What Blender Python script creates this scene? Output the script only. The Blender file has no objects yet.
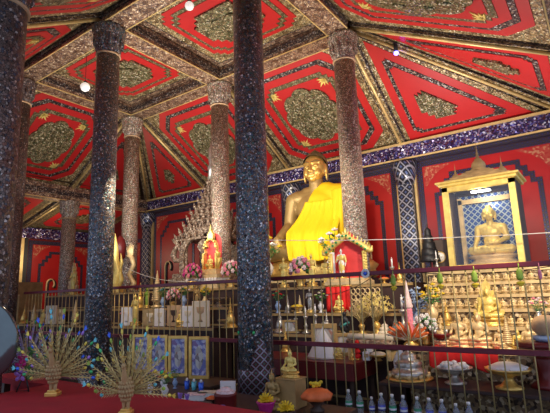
import bpy, math, random
from mathutils import Vector, Matrix, Euler
random.seed(7)
SC = bpy.context.scene
COL = SC.collection
PI = math.pi
sin, cos = math.sin, math.cos

# ---------------------------------------------------------------- camera numbers
CX, CY, CZ, FPX, TI, RO, YAW = 7.925, -8.653, 1.65, 453., .1893, .0348, .6202
FW = Vector((-sin(YAW)*cos(TI), cos(YAW)*cos(TI), sin(TI)))
RT = Vector((cos(YAW), sin(YAW), 0))
UP = Vector((sin(YAW)*sin(TI), -cos(YAW)*sin(TI), cos(TI)))
def px(x, y, z):
    d = Vector((x-CX, y-CY, z-CZ)); X = d.dot(RT); Y = d.dot(UP); Z = d.dot(FW)
    return 275+FPX*(X*cos(RO)-Y*sin(RO))/Z, 206.5-FPX*(X*sin(RO)+Y*cos(RO))/Z
def xat(u, y, z):           # world X of a thing standing at depth y, height z
    lo, hi = -14., 9.
    for _ in range(40):
        m = (lo+hi)/2
        if px(m, y, z)[0] < u: lo = m
        else: hi = m
    return (lo+hi)/2

# ---------------------------------------------------------------- mesh builder
class MB:
    def __init__(s): s.v = []; s.f = []; s.sm = []
    def add(s, vs, fs, sm=False, M=None):
        o = len(s.v)
        for p in vs:
            p = Vector(p)
            s.v.append(tuple(M @ p) if M is not None else tuple(p))
        for f in fs: s.f.append(tuple(i+o for i in f)); s.sm.append(sm)
        return s
    def box(s, cx, cy, cz, sx, sy, sz, rz=0, M=None, b=0):
        x, y, z = sx/2, sy/2, sz/2
        R = Matrix.Translation((cx, cy, cz)) @ Matrix.Rotation(rz, 4, 'Z')
        if M is not None: R = M @ R
        if b <= 0:
            v = [(-x,-y,-z),(x,-y,-z),(x,y,-z),(-x,y,-z),(-x,-y,z),(x,-y,z),(x,y,z),(-x,y,z)]
            f = [(3,2,1,0),(4,5,6,7),(0,1,5,4),(1,2,6,5),(2,3,7,6),(3,0,4,7)]
            return s.add(v, f, False, R)
        v = []
        for (zz, k) in ((-z, b), (-z+b, 0), (z-b, 0), (z, b)):
            v += [(-x+k,-y+k,zz),(x-k,-y+k,zz),(x-k,y-k,zz),(-x+k,y-k,zz)]
        f = [(3,2,1,0),(12,13,14,15)]
        for l in range(3):
            for i in range(4):
                j = (i+1) % 4; f.append((l*4+i, l*4+j, l*4+4+j, l*4+4+i))
        return s.add(v, f, False, R)
    def lathe(s, prof, n=16, M=None, sm=True, sx=1, sy=1, flute=0, fn=0):
        v = []; f = []
        for (r, z) in prof:
            for i in range(n):
                a = 2*PI*i/n; rr = r*(1+flute*cos(fn*a)) if fn else r
                v.append((rr*cos(a)*sx, rr*sin(a)*sy, z))
        m = len(prof)
        for k in range(m-1):
            for i in range(n):
                j = (i+1) % n; f.append((k*n+i, k*n+j, (k+1)*n+j, (k+1)*n+i))
        f.append(tuple(range(n-1, -1, -1))); f.append(tuple((m-1)*n+i for i in range(n)))
        return s.add(v, f, sm, M)
    def cyl(s, r, z0, z1, n=16, M=None, r2=None):
        return s.lathe([(r, z0), (r if r2 is None else r2, z1)], n, M, True)
    def ell(s, c, r, n=12, M=None, rot=None):
        T = Matrix.Translation(c)
        if rot is not None: T = T @ Euler(rot).to_matrix().to_4x4()
        T = T @ Matrix.Diagonal((r[0], r[1], r[2], 1))
        if M is not None: T = M @ T
        m = max(4, n//2)
        return s.lathe([(max(sin(PI*k/m), 1e-3), -cos(PI*k/m)) for k in range(m+1)], n, T)
    def tube(s, pts, r, n=6, M=None, closed=False):
        pts = [Vector(p) for p in pts]; m = len(pts)
        rs = r if isinstance(r, (list, tuple)) else [r]*m
        v = []; f = []; prev = None
        for k, p in enumerate(pts):
            if closed: t = pts[(k+1) % m]-pts[k-1]
            else: t = pts[min(k+1, m-1)]-pts[max(k-1, 0)]
            if t.length < 1e-9: t = Vector((0, 0, 1))
            t.normalize()
            if prev is None: a = t.orthogonal().normalized()
            else:
                a = prev-t*prev.dot(t)
                a = a.normalized() if a.length > 1e-6 else t.orthogonal().normalized()
            prev = a; b = t.cross(a)
            for i in range(n):
                g = 2*PI*i/n; v.append(p+(a*cos(g)+b*sin(g))*rs[k])
        for k in range(m if closed else m-1):
            for i in range(n):
                j = (i+1) % n; k2 = (k+1) % m
                f.append((k*n+i, k*n+j, k2*n+j, k2*n+i))
        if not closed: f.append(tuple(range(n-1, -1, -1))); f.append(tuple((m-1)*n+i for i in range(n)))
        return s.add(v, f, True, M)
    def cap(s, a, b, ra, rb, n=10):     # tapered capsule
        a = Vector(a); b = Vector(b); d = b-a; L = d.length or 1e-6
        q = Vector((0, 0, 1)).rotation_difference(d).to_matrix().to_4x4()
        pr = [(max(ra*sin(t), 1e-3*ra), -ra*cos(t)) for t in (0, PI/8, PI/4, 3*PI/8, PI/2)]
        pr += [(max(rb*cos(t), 1e-3*rb), L+rb*sin(t)) for t in (0, PI/8, PI/4, 3*PI/8, PI/2)]
        return s.lathe(pr, n, Matrix.Translation(a) @ q)
    def prism(s, poly, z0, z1, M=None):     # poly in xy, extruded along z
        n = len(poly)
        v = [(p[0], p[1], z0) for p in poly]+[(p[0], p[1], z1) for p in poly]
        f = [tuple(range(n-1, -1, -1)), tuple(range(n, 2*n))]
        for i in range(n): j = (i+1) % n; f.append((i, j, n+j, n+i))
        return s.add(v, f, False, M)
    def grid(s, fn, nu, nv, sm=True, M=None):
        v = [fn(i/nu, j/nv) for j in range(nv+1) for i in range(nu+1)]
        f = [(j*(nu+1)+i, j*(nu+1)+i+1, (j+1)*(nu+1)+i+1, (j+1)*(nu+1)+i) for j in range(nv) for i in range(nu)]
        return s.add(v, f, sm, M)
    def build(s, name, mat, parent=None):
        me = bpy.data.meshes.new(name); me.from_pydata(s.v, [], s.f)
        me.polygons.foreach_set('use_smooth', s.sm); me.materials.append(mat); me.update()
        return link(name, me, parent)
def link(name, me, parent=None):
    o = bpy.data.objects.new(name, me); COL.objects.link(o)
    if parent is not None: o.parent = parent
    return o
def remesh(mb, name, mat, vox, smooth=2, parent=None, cut=None, solid=0, disp=0):
    o = mb.build(name, mat)
    m = o.modifiers.new('r', 'REMESH'); m.mode = 'VOXEL'; m.voxel_size = vox; m.use_smooth_shade = True
    if smooth:
        m = o.modifiers.new('s', 'SMOOTH'); m.iterations = smooth; m.factor = .6
    dg = bpy.context.evaluated_depsgraph_get(); dg.update()
    me = bpy.data.meshes.new_from_object(o.evaluated_get(dg))
    bpy.data.objects.remove(o)
    if cut:
        import bmesh
        bm = bmesh.new(); bm.from_mesh(me)
        for (co, no) in cut:
            g = bm.verts[:]+bm.edges[:]+bm.faces[:]
            bmesh.ops.bisect_plane(bm, geom=g, plane_co=co, plane_no=no, clear_outer=True)
        bm.to_mesh(me); bm.free()
    me.name = name
    for p in me.polygons: p.use_smooth = True
    if not me.materials: me.materials.append(mat)
    o = link(name, me, parent)
    return o

def tag(o, label, cat, group=None, kind=None):
    if label: o['label'] = label
    if cat: o['category'] = cat
    if group: o['group'] = group
    if kind: o['kind'] = kind
    return o
def thing(name, label, cat, loc=(0, 0, 0), rz=0, group=None, sc=1):
    o = link(name, None); o.location = loc; o.rotation_euler = (0, 0, rz); o.scale = (sc, sc, sc)
    return tag(o, label, cat, group)
def dup(root, loc, rz=0, sc=None, label=None, group=None, swap=None):
    r = root.copy(); COL.objects.link(r); r.location = loc; r.rotation_euler = (0, 0, rz)
    if sc: r.scale = (sc, sc, sc) if not isinstance(sc, tuple) else sc
    if label: r['label'] = label
    if group: r['group'] = group
    elif 'group' in r: del r['group']
    for ch in KIDS.get(root.name, ()):
        c = ch.copy(); COL.objects.link(c); c.parent = r
        if swap and c.type == 'MESH' and ch.name.split('.')[0] in swap:
            c.data = c.data.copy(); c.data.materials[0] = swap[ch.name.split('.')[0]]
        for g in KIDS.get(ch.name, ()):
            d = g.copy(); COL.objects.link(d); d.parent = c
    return r
KIDS = {}
def index_kids():
    KIDS.clear()
    for o in bpy.data.objects:
        if o.parent: KIDS.setdefault(o.parent.name, []).append(o)

# ---------------------------------------------------------------- materials
def newmat(name):
    m = bpy.data.materials.new(name); m.use_nodes = True
    nt = m.node_tree; b = nt.nodes['Principled BSDF']
    return m, nt, b
def N(nt, t, **k):
    n = nt.nodes.new(t)
    for a, v in k.items(): setattr(n, a, v)
    return n
def plain(name, col, rough=.5, metal=0, var=.12, scale=12, bump=0, trans=0, emis=None, coat=0, sheen=0):
    m, nt, b = newmat(name); L = nt.links.new
    tc = N(nt, 'ShaderNodeTexCoord'); no = N(nt, 'ShaderNodeTexNoise'); no.inputs['Scale'].default_value = scale; no.inputs['Detail'].default_value = 3
    L(tc.outputs['Object'], no.inputs['Vector'])
    r = N(nt, 'ShaderNodeValToRGB')
    r.color_ramp.elements[0].position = .3; r.color_ramp.elements[1].position = .7
    r.color_ramp.elements[0].color = tuple(c*(1-var) for c in col)+(1,); r.color_ramp.elements[1].color = tuple(min(1, c*(1+var)) for c in col)+(1,)
    L(no.outputs['Fac'], r.inputs['Fac']); L(r.outputs['Color'], b.inputs['Base Color'])
    b.inputs['Roughness'].default_value = rough; b.inputs['Metallic'].default_value = metal
    b.inputs['Transmission Weight'].default_value = trans; b.inputs['Coat Weight'].default_value = coat
    if bump:
        bp = N(nt, 'ShaderNodeBump'); bp.inputs['Strength'].default_value = bump; bp.inputs['Distance'].default_value = .02
        L(no.outputs['Fac'], bp.inputs['Height']); L(bp.outputs['Normal'], b.inputs['Normal'])
    if emis: b.inputs['Emission Color'].default_value = tuple(emis[:3])+(1,); b.inputs['Emission Strength'].default_value = emis[3]
    return m
def mosaic(name, pal, scale=30, metal=.5, rough=.25, jit=.8, big=None, grout=.0, coord='Object', stretch=(1, 1, 1)):
    """glass-chip mosaic: each Voronoi cell gets its own colour and its own tilt"""
    m, nt, b = newmat(name); L = nt.links.new
    tc = N(nt, 'ShaderNodeTexCoord'); mp = N(nt, 'ShaderNodeMapping'); mp.inputs['Scale'].default_value = stretch
    L(tc.outputs[coord], mp.inputs['Vector'])
    vo = N(nt, 'ShaderNodeTexVoronoi'); vo.inputs['Scale'].default_value = scale
    L(mp.outputs['Vector'], vo.inputs['Vector'])
    sp = N(nt, 'ShaderNodeSeparateColor'); L(vo.outputs['Color'], sp.inputs['Color'])
    r = N(nt, 'ShaderNodeValToRGB'); r.color_ramp.interpolation = 'CONSTANT'
    tot = sum(w for _, w in pal); acc = 0
    el = r.color_ramp.elements
    while len(el) < len(pal): el.new(.5)
    for i, (c, w) in enumerate(pal):
        el[i].position = acc/tot; el[i].color = tuple(c)+(1,); acc += w
    L(sp.outputs['Red'], r.inputs['Fac'])
    out = r.outputs['Color']
    if big:
        n2 = N(nt, 'ShaderNodeTexNoise'); n2.inputs['Scale'].default_value = big[1]; n2.inputs['Detail'].default_value = 2
        L(tc.outputs[coord], n2.inputs['Vector'])
        r2 = N(nt, 'ShaderNodeValToRGB'); r2.color_ramp.elements[0].position = .5; r2.color_ramp.elements[1].position = .56
        L(n2.outputs['Fac'], r2.inputs['Fac'])
        mx = N(nt, 'ShaderNodeMix', data_type='RGBA', blend_type='MULTIPLY'); mx.inputs['B'].default_value = tuple(big[0])+(1,)
        L(r2.outputs['Color'], mx.inputs['Factor']); L(out, mx.inputs['A']); out = mx.outputs['Result']
    if grout:
        v2 = N(nt, 'ShaderNodeTexVoronoi', feature='DISTANCE_TO_EDGE'); v2.inputs['Scale'].default_value = scale
        L(mp.outputs['Vector'], v2.inputs['Vector'])
        cp = N(nt, 'ShaderNodeMath', operation='GREATER_THAN'); cp.inputs[1].default_value = grout
        L(v2.outputs['Distance'], cp.inputs[0])
        mx = N(nt, 'ShaderNodeMix', data_type='RGBA'); mx.inputs['A'].default_value = (.01, .008, .008, 1)
        L(cp.outputs[0], mx.inputs['Factor']); L(out, mx.inputs['B']); out = mx.outputs['Result']
    L(out, b.inputs['Base Color'])
    b.inputs['Roughness'].default_value = rough; b.inputs['Metallic'].default_value = metal
    ge = N(nt, 'ShaderNodeNewGeometry')
    s1 = N(nt, 'ShaderNodeVectorMath', operation='SUBTRACT'); s1.inputs[1].default_value = (.5, .5, .5)
    s2 = N(nt, 'ShaderNodeVectorMath', operation='SCALE'); s2.inputs['Scale'].default_value = jit
    s3 = N(nt, 'ShaderNodeVectorMath', operation='ADD'); s4 = N(nt, 'ShaderNodeVectorMath', operation='NORMALIZE')
    L(vo.outputs['Color'], s1.inputs[0]); L(s1.outputs[0], s2.inputs[0]); L(s2.outputs[0], s3.inputs[0]); L(ge.outputs['Normal'], s3.inputs[1])
    L(s3.outputs[0], s4.inputs[0]); L(s4.outputs[0], b.inputs['Normal'])
    return m
def lattice(name, base, line, node, scale, rot=PI/4, w=.12, axes='XZ'):
    """diagonal trellis of lines with a bright stud in each cell"""
    m, nt, b = newmat(name); L = nt.links.new
    tc = N(nt, 'ShaderNodeTexCoord'); sp = N(nt, 'ShaderNodeSeparateXYZ'); L(tc.outputs['Object'], sp.inputs[0])
    def M(op, a, bb=None):
        n = N(nt, 'ShaderNodeMath', operation=op)
        for i, q in enumerate((a, bb)):
            if q is None: continue
            if isinstance(q, (int, float)): n.inputs[i].default_value = q
            else: L(q, n.inputs[i])
        return n.outputs[0]
    if axes == 'ROUND':
        X = M('MULTIPLY', M('ARCTAN2', sp.outputs['Y'], sp.outputs['X']), .24)
    else: X = sp.outputs['X']
    Z = M('ADD', sp.outputs['Z'], sp.outputs['Y']) if axes == 'XZ' else sp.outputs['Z']
    a = M('MULTIPLY', M('ADD', X, Z), scale); c = M('MULTIPLY', M('SUBTRACT', X, Z), scale)
    fa = M('ABSOLUTE', M('SUBTRACT', M('FRACT', a), .5)); fc = M('ABSOLUTE', M('SUBTRACT', M('FRACT', c), .5))
    ln = M('GREATER_THAN', M('MAXIMUM', fa, fc), .5-w)
    st = M('LESS_THAN', M('MAXIMUM', fa, fc), .16)
    m1 = N(nt, 'ShaderNodeMix', data_type='RGBA'); m1.inputs['A'].default_value = base+(1,); m1.inputs['B'].default_value = line+(1,); L(ln, m1.inputs['Factor'])
    m2 = N(nt, 'ShaderNodeMix', data_type='RGBA'); m2.inputs['B'].default_value = node+(1,); L(m1.outputs['Result'], m2.inputs['A']); L(st, m2.inputs['Factor'])
    L(m2.outputs['Result'], b.inputs['Base Color']); b.inputs['Metallic'].default_value = .4; b.inputs['Roughness'].default_value = .3
    return m
PINK = [((.48, .33, .23), 3.4), ((.27, .18, .13), 3), ((.70, .56, .42), 2.4), ((.42, .12, .08), .8), ((.21, .19, .18), 1.4), ((.92, .85, .74), 1), ((.24, .28, .14), 1.2)]
BLUE_DAYLIT = [((.13, .135, .155), 4), ((.26, .21, .17), 3), ((.09, .17, .27), 1.6), ((.38, .38, .39), 1.9), ((.08, .20, .19), 1.1), ((.85, .87, .9), .6), ((.24, .12, .08), 1)]  # bluish chip colours, with cool daylight on the near pillars painted in
DARK = [((.14, .10, .085), 4), ((.21, .14, .115), 3), ((.28, .22, .19), 1.6), ((.08, .09, .12), 1.5), ((.55, .50, .46), .6)]
M = {}
M['pillar_pink'] = mosaic('pink grey glass chip mosaic', PINK, 48, .12, .38, .55, grout=.05)
M['pillar_blue_daylit'] = mosaic('blue black glass chip mosaic with painted daylight', BLUE_DAYLIT, 40, .25, .28, .7, grout=.06)
M['pillar_dark'] = mosaic('dark brown glass chip mosaic', DARK, 40, .2, .34, .6, grout=.06)
M['gold_mosaic'] = mosaic('olive gold ceiling mosaic', [((.40, .27, .12), 4), ((.20, .13, .06), 3), ((.66, .50, .25), 2), ((.12, .14, .06), 1.6), ((.90, .80, .55), .8)], 46, .2, .4, .6, ((.5, .45, .42), 7))
M['beam_mosaic'] = mosaic('purple brown beam mosaic', [((.36, .20, .12), 4), ((.18, .10, .07), 3), ((.55, .38, .22), 2), ((.14, .10, .10), 1.3), ((.85, .70, .50), .8)], 44, .2, .4, .6, ((.45, .38, .36), 6))
M['band'] = mosaic('dark trim with pale studs', [((.030, .022, .024), 5), ((.30, .22, .15), 1.4), ((.10, .06, .05), 2), ((.45, .42, .40), .6)], 34, .2, .4, .4)
M['olive_band'] = mosaic('olive glass trim', [((.16, .12, .05), 4), ((.08, .09, .04), 3), ((.35, .28, .16), 1.8), ((.12, .05, .03), 1.5)], 40, .2, .4, .5)
M['medallion'] = mosaic('medallion of green gold glass', [((.22, .17, .08), 4), ((.10, .12, .05), 3), ((.45, .36, .20), 2), ((.12, .06, .04), 1.6), ((.75, .68, .5), .6)], 40, .2, .38, .7, ((.5, .5, .45), 8))
M['cornice_blue'] = mosaic('violet blue glass cornice', [((.030, .025, .09), 4), ((.06, .05, .22), 2.4), ((.24, .19, .36), 1.8), ((.70, .68, .80), .9), ((.10, .03, .06), 1.6)], 26, .35, .25, .9)
M['blue_trim'] = lattice('blue stud trim', (.014, .012, .03), (.16, .13, .12), (.12, .12, .42), 9, w=.06)
M['lattice'] = lattice('silver diamond trellis', (.03, .03, .04), (.42, .42, .46), (.10, .14, .3), 4.2, w=.09)
M['lattice_round'] = lattice('diamond trellis on pillar foot', (.10, .025, .03), (.30, .30, .36), (.05, .12, .08), 9, w=.1, axes='ROUND')
M['case_tile'] = lattice('blue star tile', (.02, .06, .30), (.42, .52, .55), (.05, .14, .42), 9.5, w=.12)
M['red'] = plain('red ceiling lacquer', (.52, .020, .020), .42, 0, .05, 3)
M['red_wall'] = plain('red wall lacquer', (.42, .012, .012), .4, 0, .1, 2)
M['coral'] = mosaic('faded coral flower stencil', [((.42, .05, .03), 4), ((.50, .20, .10), 3), ((.38, .02, .015), 3)], 22, 0, .5, .1)
M['gold'] = plain('old gold leaf', (.80, .52, .14), .36, .65, .25, 9, .3)
M['gold_bright'] = plain('bright gold paint', (.95, .70, .20), .42, .25, .15, 12, .25)
M['gold_pale'] = plain('pale gilded wood', (.80, .60, .30), .45, .25, .18, 8, .2)
M['gold_dull'] = plain('dull gilt wood', (.50, .34, .15), .5, .25, .25, 9, .2)
M['gold_rod'] = plain('gilt moulding', (.85, .62, .25), .4, .3, .15, 5)
M['bronze_gold'] = plain('darkened gold', (.42, .28, .10), .45, .35, .3, 6, .3)
M['hair_gold'] = plain('dull bronze curls', (.22, .16, .08), .5, .5, .3, 30, .8)
M['cream'] = mosaic('cream carved altar front', [((.40, .28, .14), 4), ((.22, .14, .07), 3), ((.66, .54, .34), 2), ((.06, .035, .02), 2)], 26, .15, .5, .7)
M['cream_plain'] = plain('cream painted card', (.80, .70, .52), .6, 0, .08, 5)
M['white'] = plain('white glaze', (.85, .83, .80), .35, 0, .05, 6)
M['white_marble'] = plain('white marble', (.82, .80, .78), .4, 0, .08, 4)
M['yellow_robe'] = plain('yellow robe cloth', (.90, .62, .006), .75, 0, .06, 3, .3)
M['red_cloth'] = plain('crimson table cloth', (.36, .006, .014), .85, 0, .12, 5, .3)
M['scarlet_cloth'] = plain('scarlet cloth', (.75, .015, .012), .7, 0, .1, 6, .4)
M['pink_red'] = plain('coral pink backing', (.80, .07, .07), .6, 0, .08, 5)
M['maroon_paint'] = plain('purple maroon rail paint', (.17, .022, .04), .38, .1, .15, 8)
M['brass'] = plain('tarnished brass rod', (.52, .40, .16), .4, .35, .2, 12)
M['silver'] = plain('dull silver', (.55, .52, .46), .33, .75, .25, 12, .3)
M['silver_brown'] = mosaic('silver brown carved relief', [((.30, .20, .13), 4), ((.16, .10, .07), 2), ((.46, .36, .26), 1.6), ((.08, .05, .04), 1)], 30, .15, .4, .6)
M['wood_dark'] = plain('dark brown wood', (.06, .032, .02), .5, 0, .3, 6)
M['altar_dark'] = plain('dark altar boards', (.045, .022, .018), .6, 0, .3, 4)
M['wood_gold'] = plain('ochre wood', (.42, .27, .10), .5, 0, .2, 7)
M['wood_red'] = plain('dark red lacquer wood', (.16, .015, .015), .35, 0, .15, 5)
M['floor'] = plain('dark polished floor', (.07, .04, .035), .3, 0, .3, 1.5)
M['floor_red'] = M['red_cloth']
M['tan'] = plain('tan drum skin', (.55, .36, .20), .6, 0, .2, 7)
M['orange'] = plain('orange folded leaf', (.80, .17, .04), .6, 0, .15, 9)
M['pink'] = plain('pink petals', (.90, .26, .34), .6, 0, .25, 30)
M['pink_pale'] = plain('pale pink petals', (.92, .66, .64), .6, 0, .2, 30)
M['magenta'] = plain('magenta plastic', (.60, .03, .25), .4, 0, .15, 10)
M['purple'] = plain('lilac plastic', (.38, .18, .62), .4, 0, .15, 10)
M['leaf'] = plain('green leaves', (.06, .22, .05), .5, 0, .3, 14)
M['lime'] = plain('lime green leaf', (.30, .45, .05), .5, 0, .2, 14)
M['yellow'] = plain('yellow petals', (.85, .60, .03), .6, 0, .2, 14)
M['teal'] = plain('teal cloth', (.05, .30, .28), .6, 0, .2, 9)
M['black'] = plain('black paint', (.012, .012, .014), .5, 0, .2, 6)
M['blue_glaze'] = plain('pale blue glaze', (.32, .45, .66), .35, 0, .3, 18)
M['chrome'] = plain('brushed steel', (.16, .20, .20), .16, .7, .1, 8)
M['glass'] = plain('clear glass', (.95, .97, .97), .04, 0, 0, 5, 0, .95)
M['bottle'] = plain('clear bottle plastic', (.85, .92, .95), .08, 0, 0, 5, 0, .85)
M['green_label'] = plain('green label', (.02, .25, .12), .5, 0, .3, 30)
M['blue_label'] = plain('blue label', (.08, .10, .45), .5, 0, .4, 30)
M['white_label'] = plain('white label', (.75, .76, .82), .5, 0, .1, 30)
M['bulb'] = plain('frosted lamp glass', (.9, .9, .88), .3, 0, .02, 4, 0, 0, (1, .93, .82, .6))
M['led'] = plain('blue lit lamp', (.1, .1, .9), .3, 0, .02, 4, 0, 0, (.1, .08, 1, 14))
M['tube_light'] = plain('lit case lamp', (.9, .95, 1), .3, 0, .02, 4, 0, 0, (.85, .93, 1, 12))
M['jewel_g'] = plain('green glass jewel', (.05, .45, .15), .12, .3, .2, 20)
M['jewel_b'] = plain('blue glass jewel', (.05, .15, .75), .12, .3, .2, 20)
M['jewel_v'] = plain('violet glass jewel', (.35, .20, .65), .15, .3, .2, 20)
M['jewel_y'] = plain('yellow glass jewel', (.75, .60, .10), .15, .3, .2, 20)
M['jewel_t'] = plain('turquoise glass jewel', (.15, .55, .60), .15, .3, .2, 20)
M['feather'] = plain('gilt wire feather', (.70, .58, .24), .4, .3, .3, 14)
M['feather_v'] = plain('violet silver feather', (.55, .50, .68), .4, .25, .3, 14)
M['thread'] = plain('white cotton thread', (.8, .78, .72), .8)
m, nt, b = newmat('thin glass pane'); g_ = N(nt, 'ShaderNodeBsdfGlossy'); g_.inputs['Roughness'].default_value = .05; t_ = N(nt, 'ShaderNodeBsdfTransparent'); x_ = N(nt, 'ShaderNodeMixShader'); x_.inputs['Fac'].default_value = .07
nt.links.new(t_.outputs[0], x_.inputs[1]); nt.links.new(g_.outputs[0], x_.inputs[2]); nt.links.new(x_.outputs[0], nt.nodes['Material Output'].inputs['Surface']); M['pane'] = m
M['picture_blue'] = mosaic('blue violet painted figure', [((.16, .18, .44), 4), ((.32, .34, .60), 3), ((.55, .55, .72), 2), ((.24, .15, .34), 2)], 22, 0, .3, .05)
M['picture_pale'] = mosaic('pale printed figure', [((.45, .42, .40), 3), ((.62, .60, .55), 3), ((.25, .22, .22), 2), ((.4, .2, .15), 1)], 12, 0, .3, .05)
# ---------------------------------------------------------------- building
H1, H2 = 7.33, 5.12        # pillar tops: high square, low outer ring
XA, XB, YB = -3.8, 3.8, -3.46
XL, XR, YF, YK = -7.28, 7.75, -6.92, 3.48
def lift(o, label): o['label'] = label; return o
def pillar(x, y, top, rad, mat, label, foot=False, group=None):
    t = thing('pillar', label, 'pillar', (x, y, 0))
    m = MB(); m.lathe([(rad*1.04, 0.0), (rad*1.02, 2.5), (rad*.97, top-.62)], 40); m.build('shaft', M[mat], t)
    m = MB(); m.lathe([(rad*1.5, 0.0), (rad*1.5, .12), (rad*1.25, .16), (rad*1.35, .24), (rad*1.1, .32)], 24); m.build('plinth', M[mat], t)
    m = MB(); m.lathe([(rad*.99, top-.64), (rad*1.08, top-.63), (rad*1.08, top-.61), (rad*.99, top-.60)], 32); m.build('neck_ring', M['tan'], t)
    c = MB(); c.lathe([(rad*.97, top-.6), (rad*1.02, top-.5), (rad*1.16, top-.3), (rad*1.36, top-.1), (rad*1.42, top-.04), (rad*1.42, top)], 48, None, True, 1, 1, .045, 12)
    for i in range(12):
        a = 2*PI*i/12
        c.ell((rad*1.16*cos(a), rad*1.16*sin(a), top-.3), (rad*.2, rad*.2, .17), 8)
    c.build('capital', M[mat], t)
    if foot:
        m = MB(); m.lathe([(rad*1.1, .3), (rad*1.1, .62), (rad*1.07, .64)], 40)
        for k in range(3):
            a0 = -PI*.86+k*2*PI/3
            n = 14; v = []
            for i in range(n+1):
                q = i/n; a = a0+(q-.5)*1.35; h = .62+.42*(1-abs(2*q-1)**1.5)
                v += [(rad*1.09*cos(a), rad*1.09*sin(a), .6), (rad*1.09*cos(a), rad*1.09*sin(a), h)]
            m.add(v, [(2*i, 2*i+2, 2*i+3, 2*i+1) for i in range(n)], True)
        m.build('trellis_band', M['lattice_round'], t)
        for a in (-2.1, -1.0):
            m = MB(); m.ell((rad*1.04*cos(a), rad*1.04*sin(a), 1.13), (.022, .022, .03), 8); m.build('green_jewel', M['jewel_g'], t)
    return t
R0 = .238
pillar(XB, YB, H1, R0, 'pillar_blue_daylit', 'thick blue-black mosaic pillar in the middle foreground, its top out of view', True)
pillar(0, YB, H1, R0, 'pillar_blue_daylit', 'blue-black mosaic pillar with flared capital left of the four framed pictures, behind the gilt peacocks')
pillar(XA, YB, H1, R0, 'pillar_dark', 'dark mosaic pillar with capital near the left edge, right beside the cut-off pillar')
pillar(3.45, YF, H2, R0, 'pillar_dark', 'nearest dark mosaic pillar cut off by the left edge of the photo')
pillar(0, 0, H1, R0, 'pillar_pink', 'pinkish mosaic pillar rising behind the small gilt flame-backed shrine, beside the stepped spire pavilion')
pillar(XB, 0, H1, R0, 'pillar_pink', 'pinkish mosaic pillar rising between the large yellow-robed statue and the red-backed arch shrine')
pillar(XA, 0, H1, R0, 'pillar_pink', 'pinkish mosaic pillar with capital right of the tall gold flame ornament')
pillar(XL, 0, H2, R0, 'pillar_pink', 'short slim pinkish pillar under the low beam at the far left')

ceil = thing('ceiling', None, None); ceil['kind'] = 'structure'
def frame3(P):
    P = [Vector(p) for p in P]
    o = sum(P, Vector())/len(P); n = (P[1]-P[0]).cross(P[2]-P[0]).normalized()
    if n.z > 0: P.reverse(); n = (P[1]-P[0]).cross(P[2]-P[0]).normalized()
    e1 = (P[1]-P[0]).normalized(); e2 = n.cross(e1)
    Mx = Matrix((( e1.x, e2.x, n.x, o.x), (e1.y, e2.y, n.y, o.y), (e1.z, e2.z, n.z, o.z), (0, 0, 0, 1)))
    return Mx, [((p-o).dot(e1), (p-o).dot(e2)) for p in P]
def inset(poly, d):
    n = len(poly); out = []
    for i in range(n):
        a = Vector(poly[i-1]); b = Vector(poly[i]); c = Vector(poly[(i+1) % n])
        d1 = (b-a).normalized(); d2 = (c-b).normalized()
        n1 = Vector((-d1.y, d1.x)); n2 = Vector((-d2.y, d2.x))
        k = 1+n1.dot(n2); q = (n1+n2)/max(k, .08)
        out.append(b+q*d)
    return out
def style(poly, st, s):
    if st == 'n': return [tuple(p) for p in poly]
    n = len(poly); out = []
    for i in range(n):
        p = Vector(poly[i]); u = Vector(poly[i-1])-p; v = Vector(poly[(i+1) % n])-p
        k = min(s, u.length*.2, v.length*.2); u = u.normalized(); v = v.normalized()
        if st == 'c': out += [p+u*2*k, p+v*2*k]
        else: out += [p+u*2*k, p+u*2*k+v*k, p+u*k+v*k, p+u*k+v*2*k, p+v*2*k]
    return [tuple(q) for q in out]
def coffer(P, levels, med=None, flour=False, label=None, side=1):
    Mx, poly = frame3(P)
    h = 0.0; first = None
    for (d, mat, st, s) in levels:
        m = MB(); q = style(inset(poly, d), st, s)
        m.prism(q, -.02, h+.014, None); h += .014
        o = m.build('panel_border' if first else 'coffer_panel', M[mat], ceil if first is None else first)
        if first is None: o.matrix_local = Mx; first = o
    if med:
        d, shape = med; q = inset(poly, d)
        xs = [p[0] for p in q]; ys = [p[1] for p in q]; a = (max(xs)-min(xs))/2; b = (max(ys)-min(ys))/2
        cx = (max(xs)+min(xs))/2; cy = (max(ys)+min(ys))/2
        m = MB()
        if shape == 'lobe':
            pts = []
            for i in range(96):
                t = 2*PI*i/96; r = .86+.12*abs(cos(4*t))**.6
                pts.append((cx+a*r*cos(t), cy+b*r*sin(t)))
            m.prism(pts, -.01, h+.05)
            m.prism([((x-cx)*.32+cx, (y-cy)*.32+cy) for x, y in pts], 0, h+.08)
            m.prism([((x-cx)*.12+cx, (y-cy)*.12+cy) for x, y in pts], 0, h+.12)
            for k in range(8):
                t = 2*PI*(k+.5)/8
                m.ell((cx+a*.6*cos(t), cy+b*.6*sin(t), h+.05), (a*.13, b*.13, .04), 8)
        else:
            m.prism(style(q, shape, .14), -.01, h+.05)
            m.prism(style(inset(poly, d+.3), 'c', .1), -.01, h+.09) if len(poly) == 4 else None
        o = m.build('medallion', M['medallion'], first); o['label'] = 'raised medallion of green and gold glass'
        if flour:
            for sx, sy in ((1, 1), (1, -1), (-1, 1), (-1, -1)):
                m = MB(); ox, oy = cx+sx*a*.98, cy+sy*b*1.0
                for k in range(5):
                    g = math.atan2(-sy, -sx)+(k-2)*.5
                    L = .20+.08*(k == 2)
                    m.prism([(ox+.05*cos(g+1.6), oy+.05*sin(g+1.6)), (ox+.03*cos(g-1.6), oy+.03*sin(g-1.6)), (ox+L*cos(g-.15)*.6, oy+L*.6*sin(g-.15)), (ox+L*cos(g), oy+L*sin(g))], h-.01, h+.02)
                m.build('gilt_leaf_scroll', M['gold_bright'], first)
    return first
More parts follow.
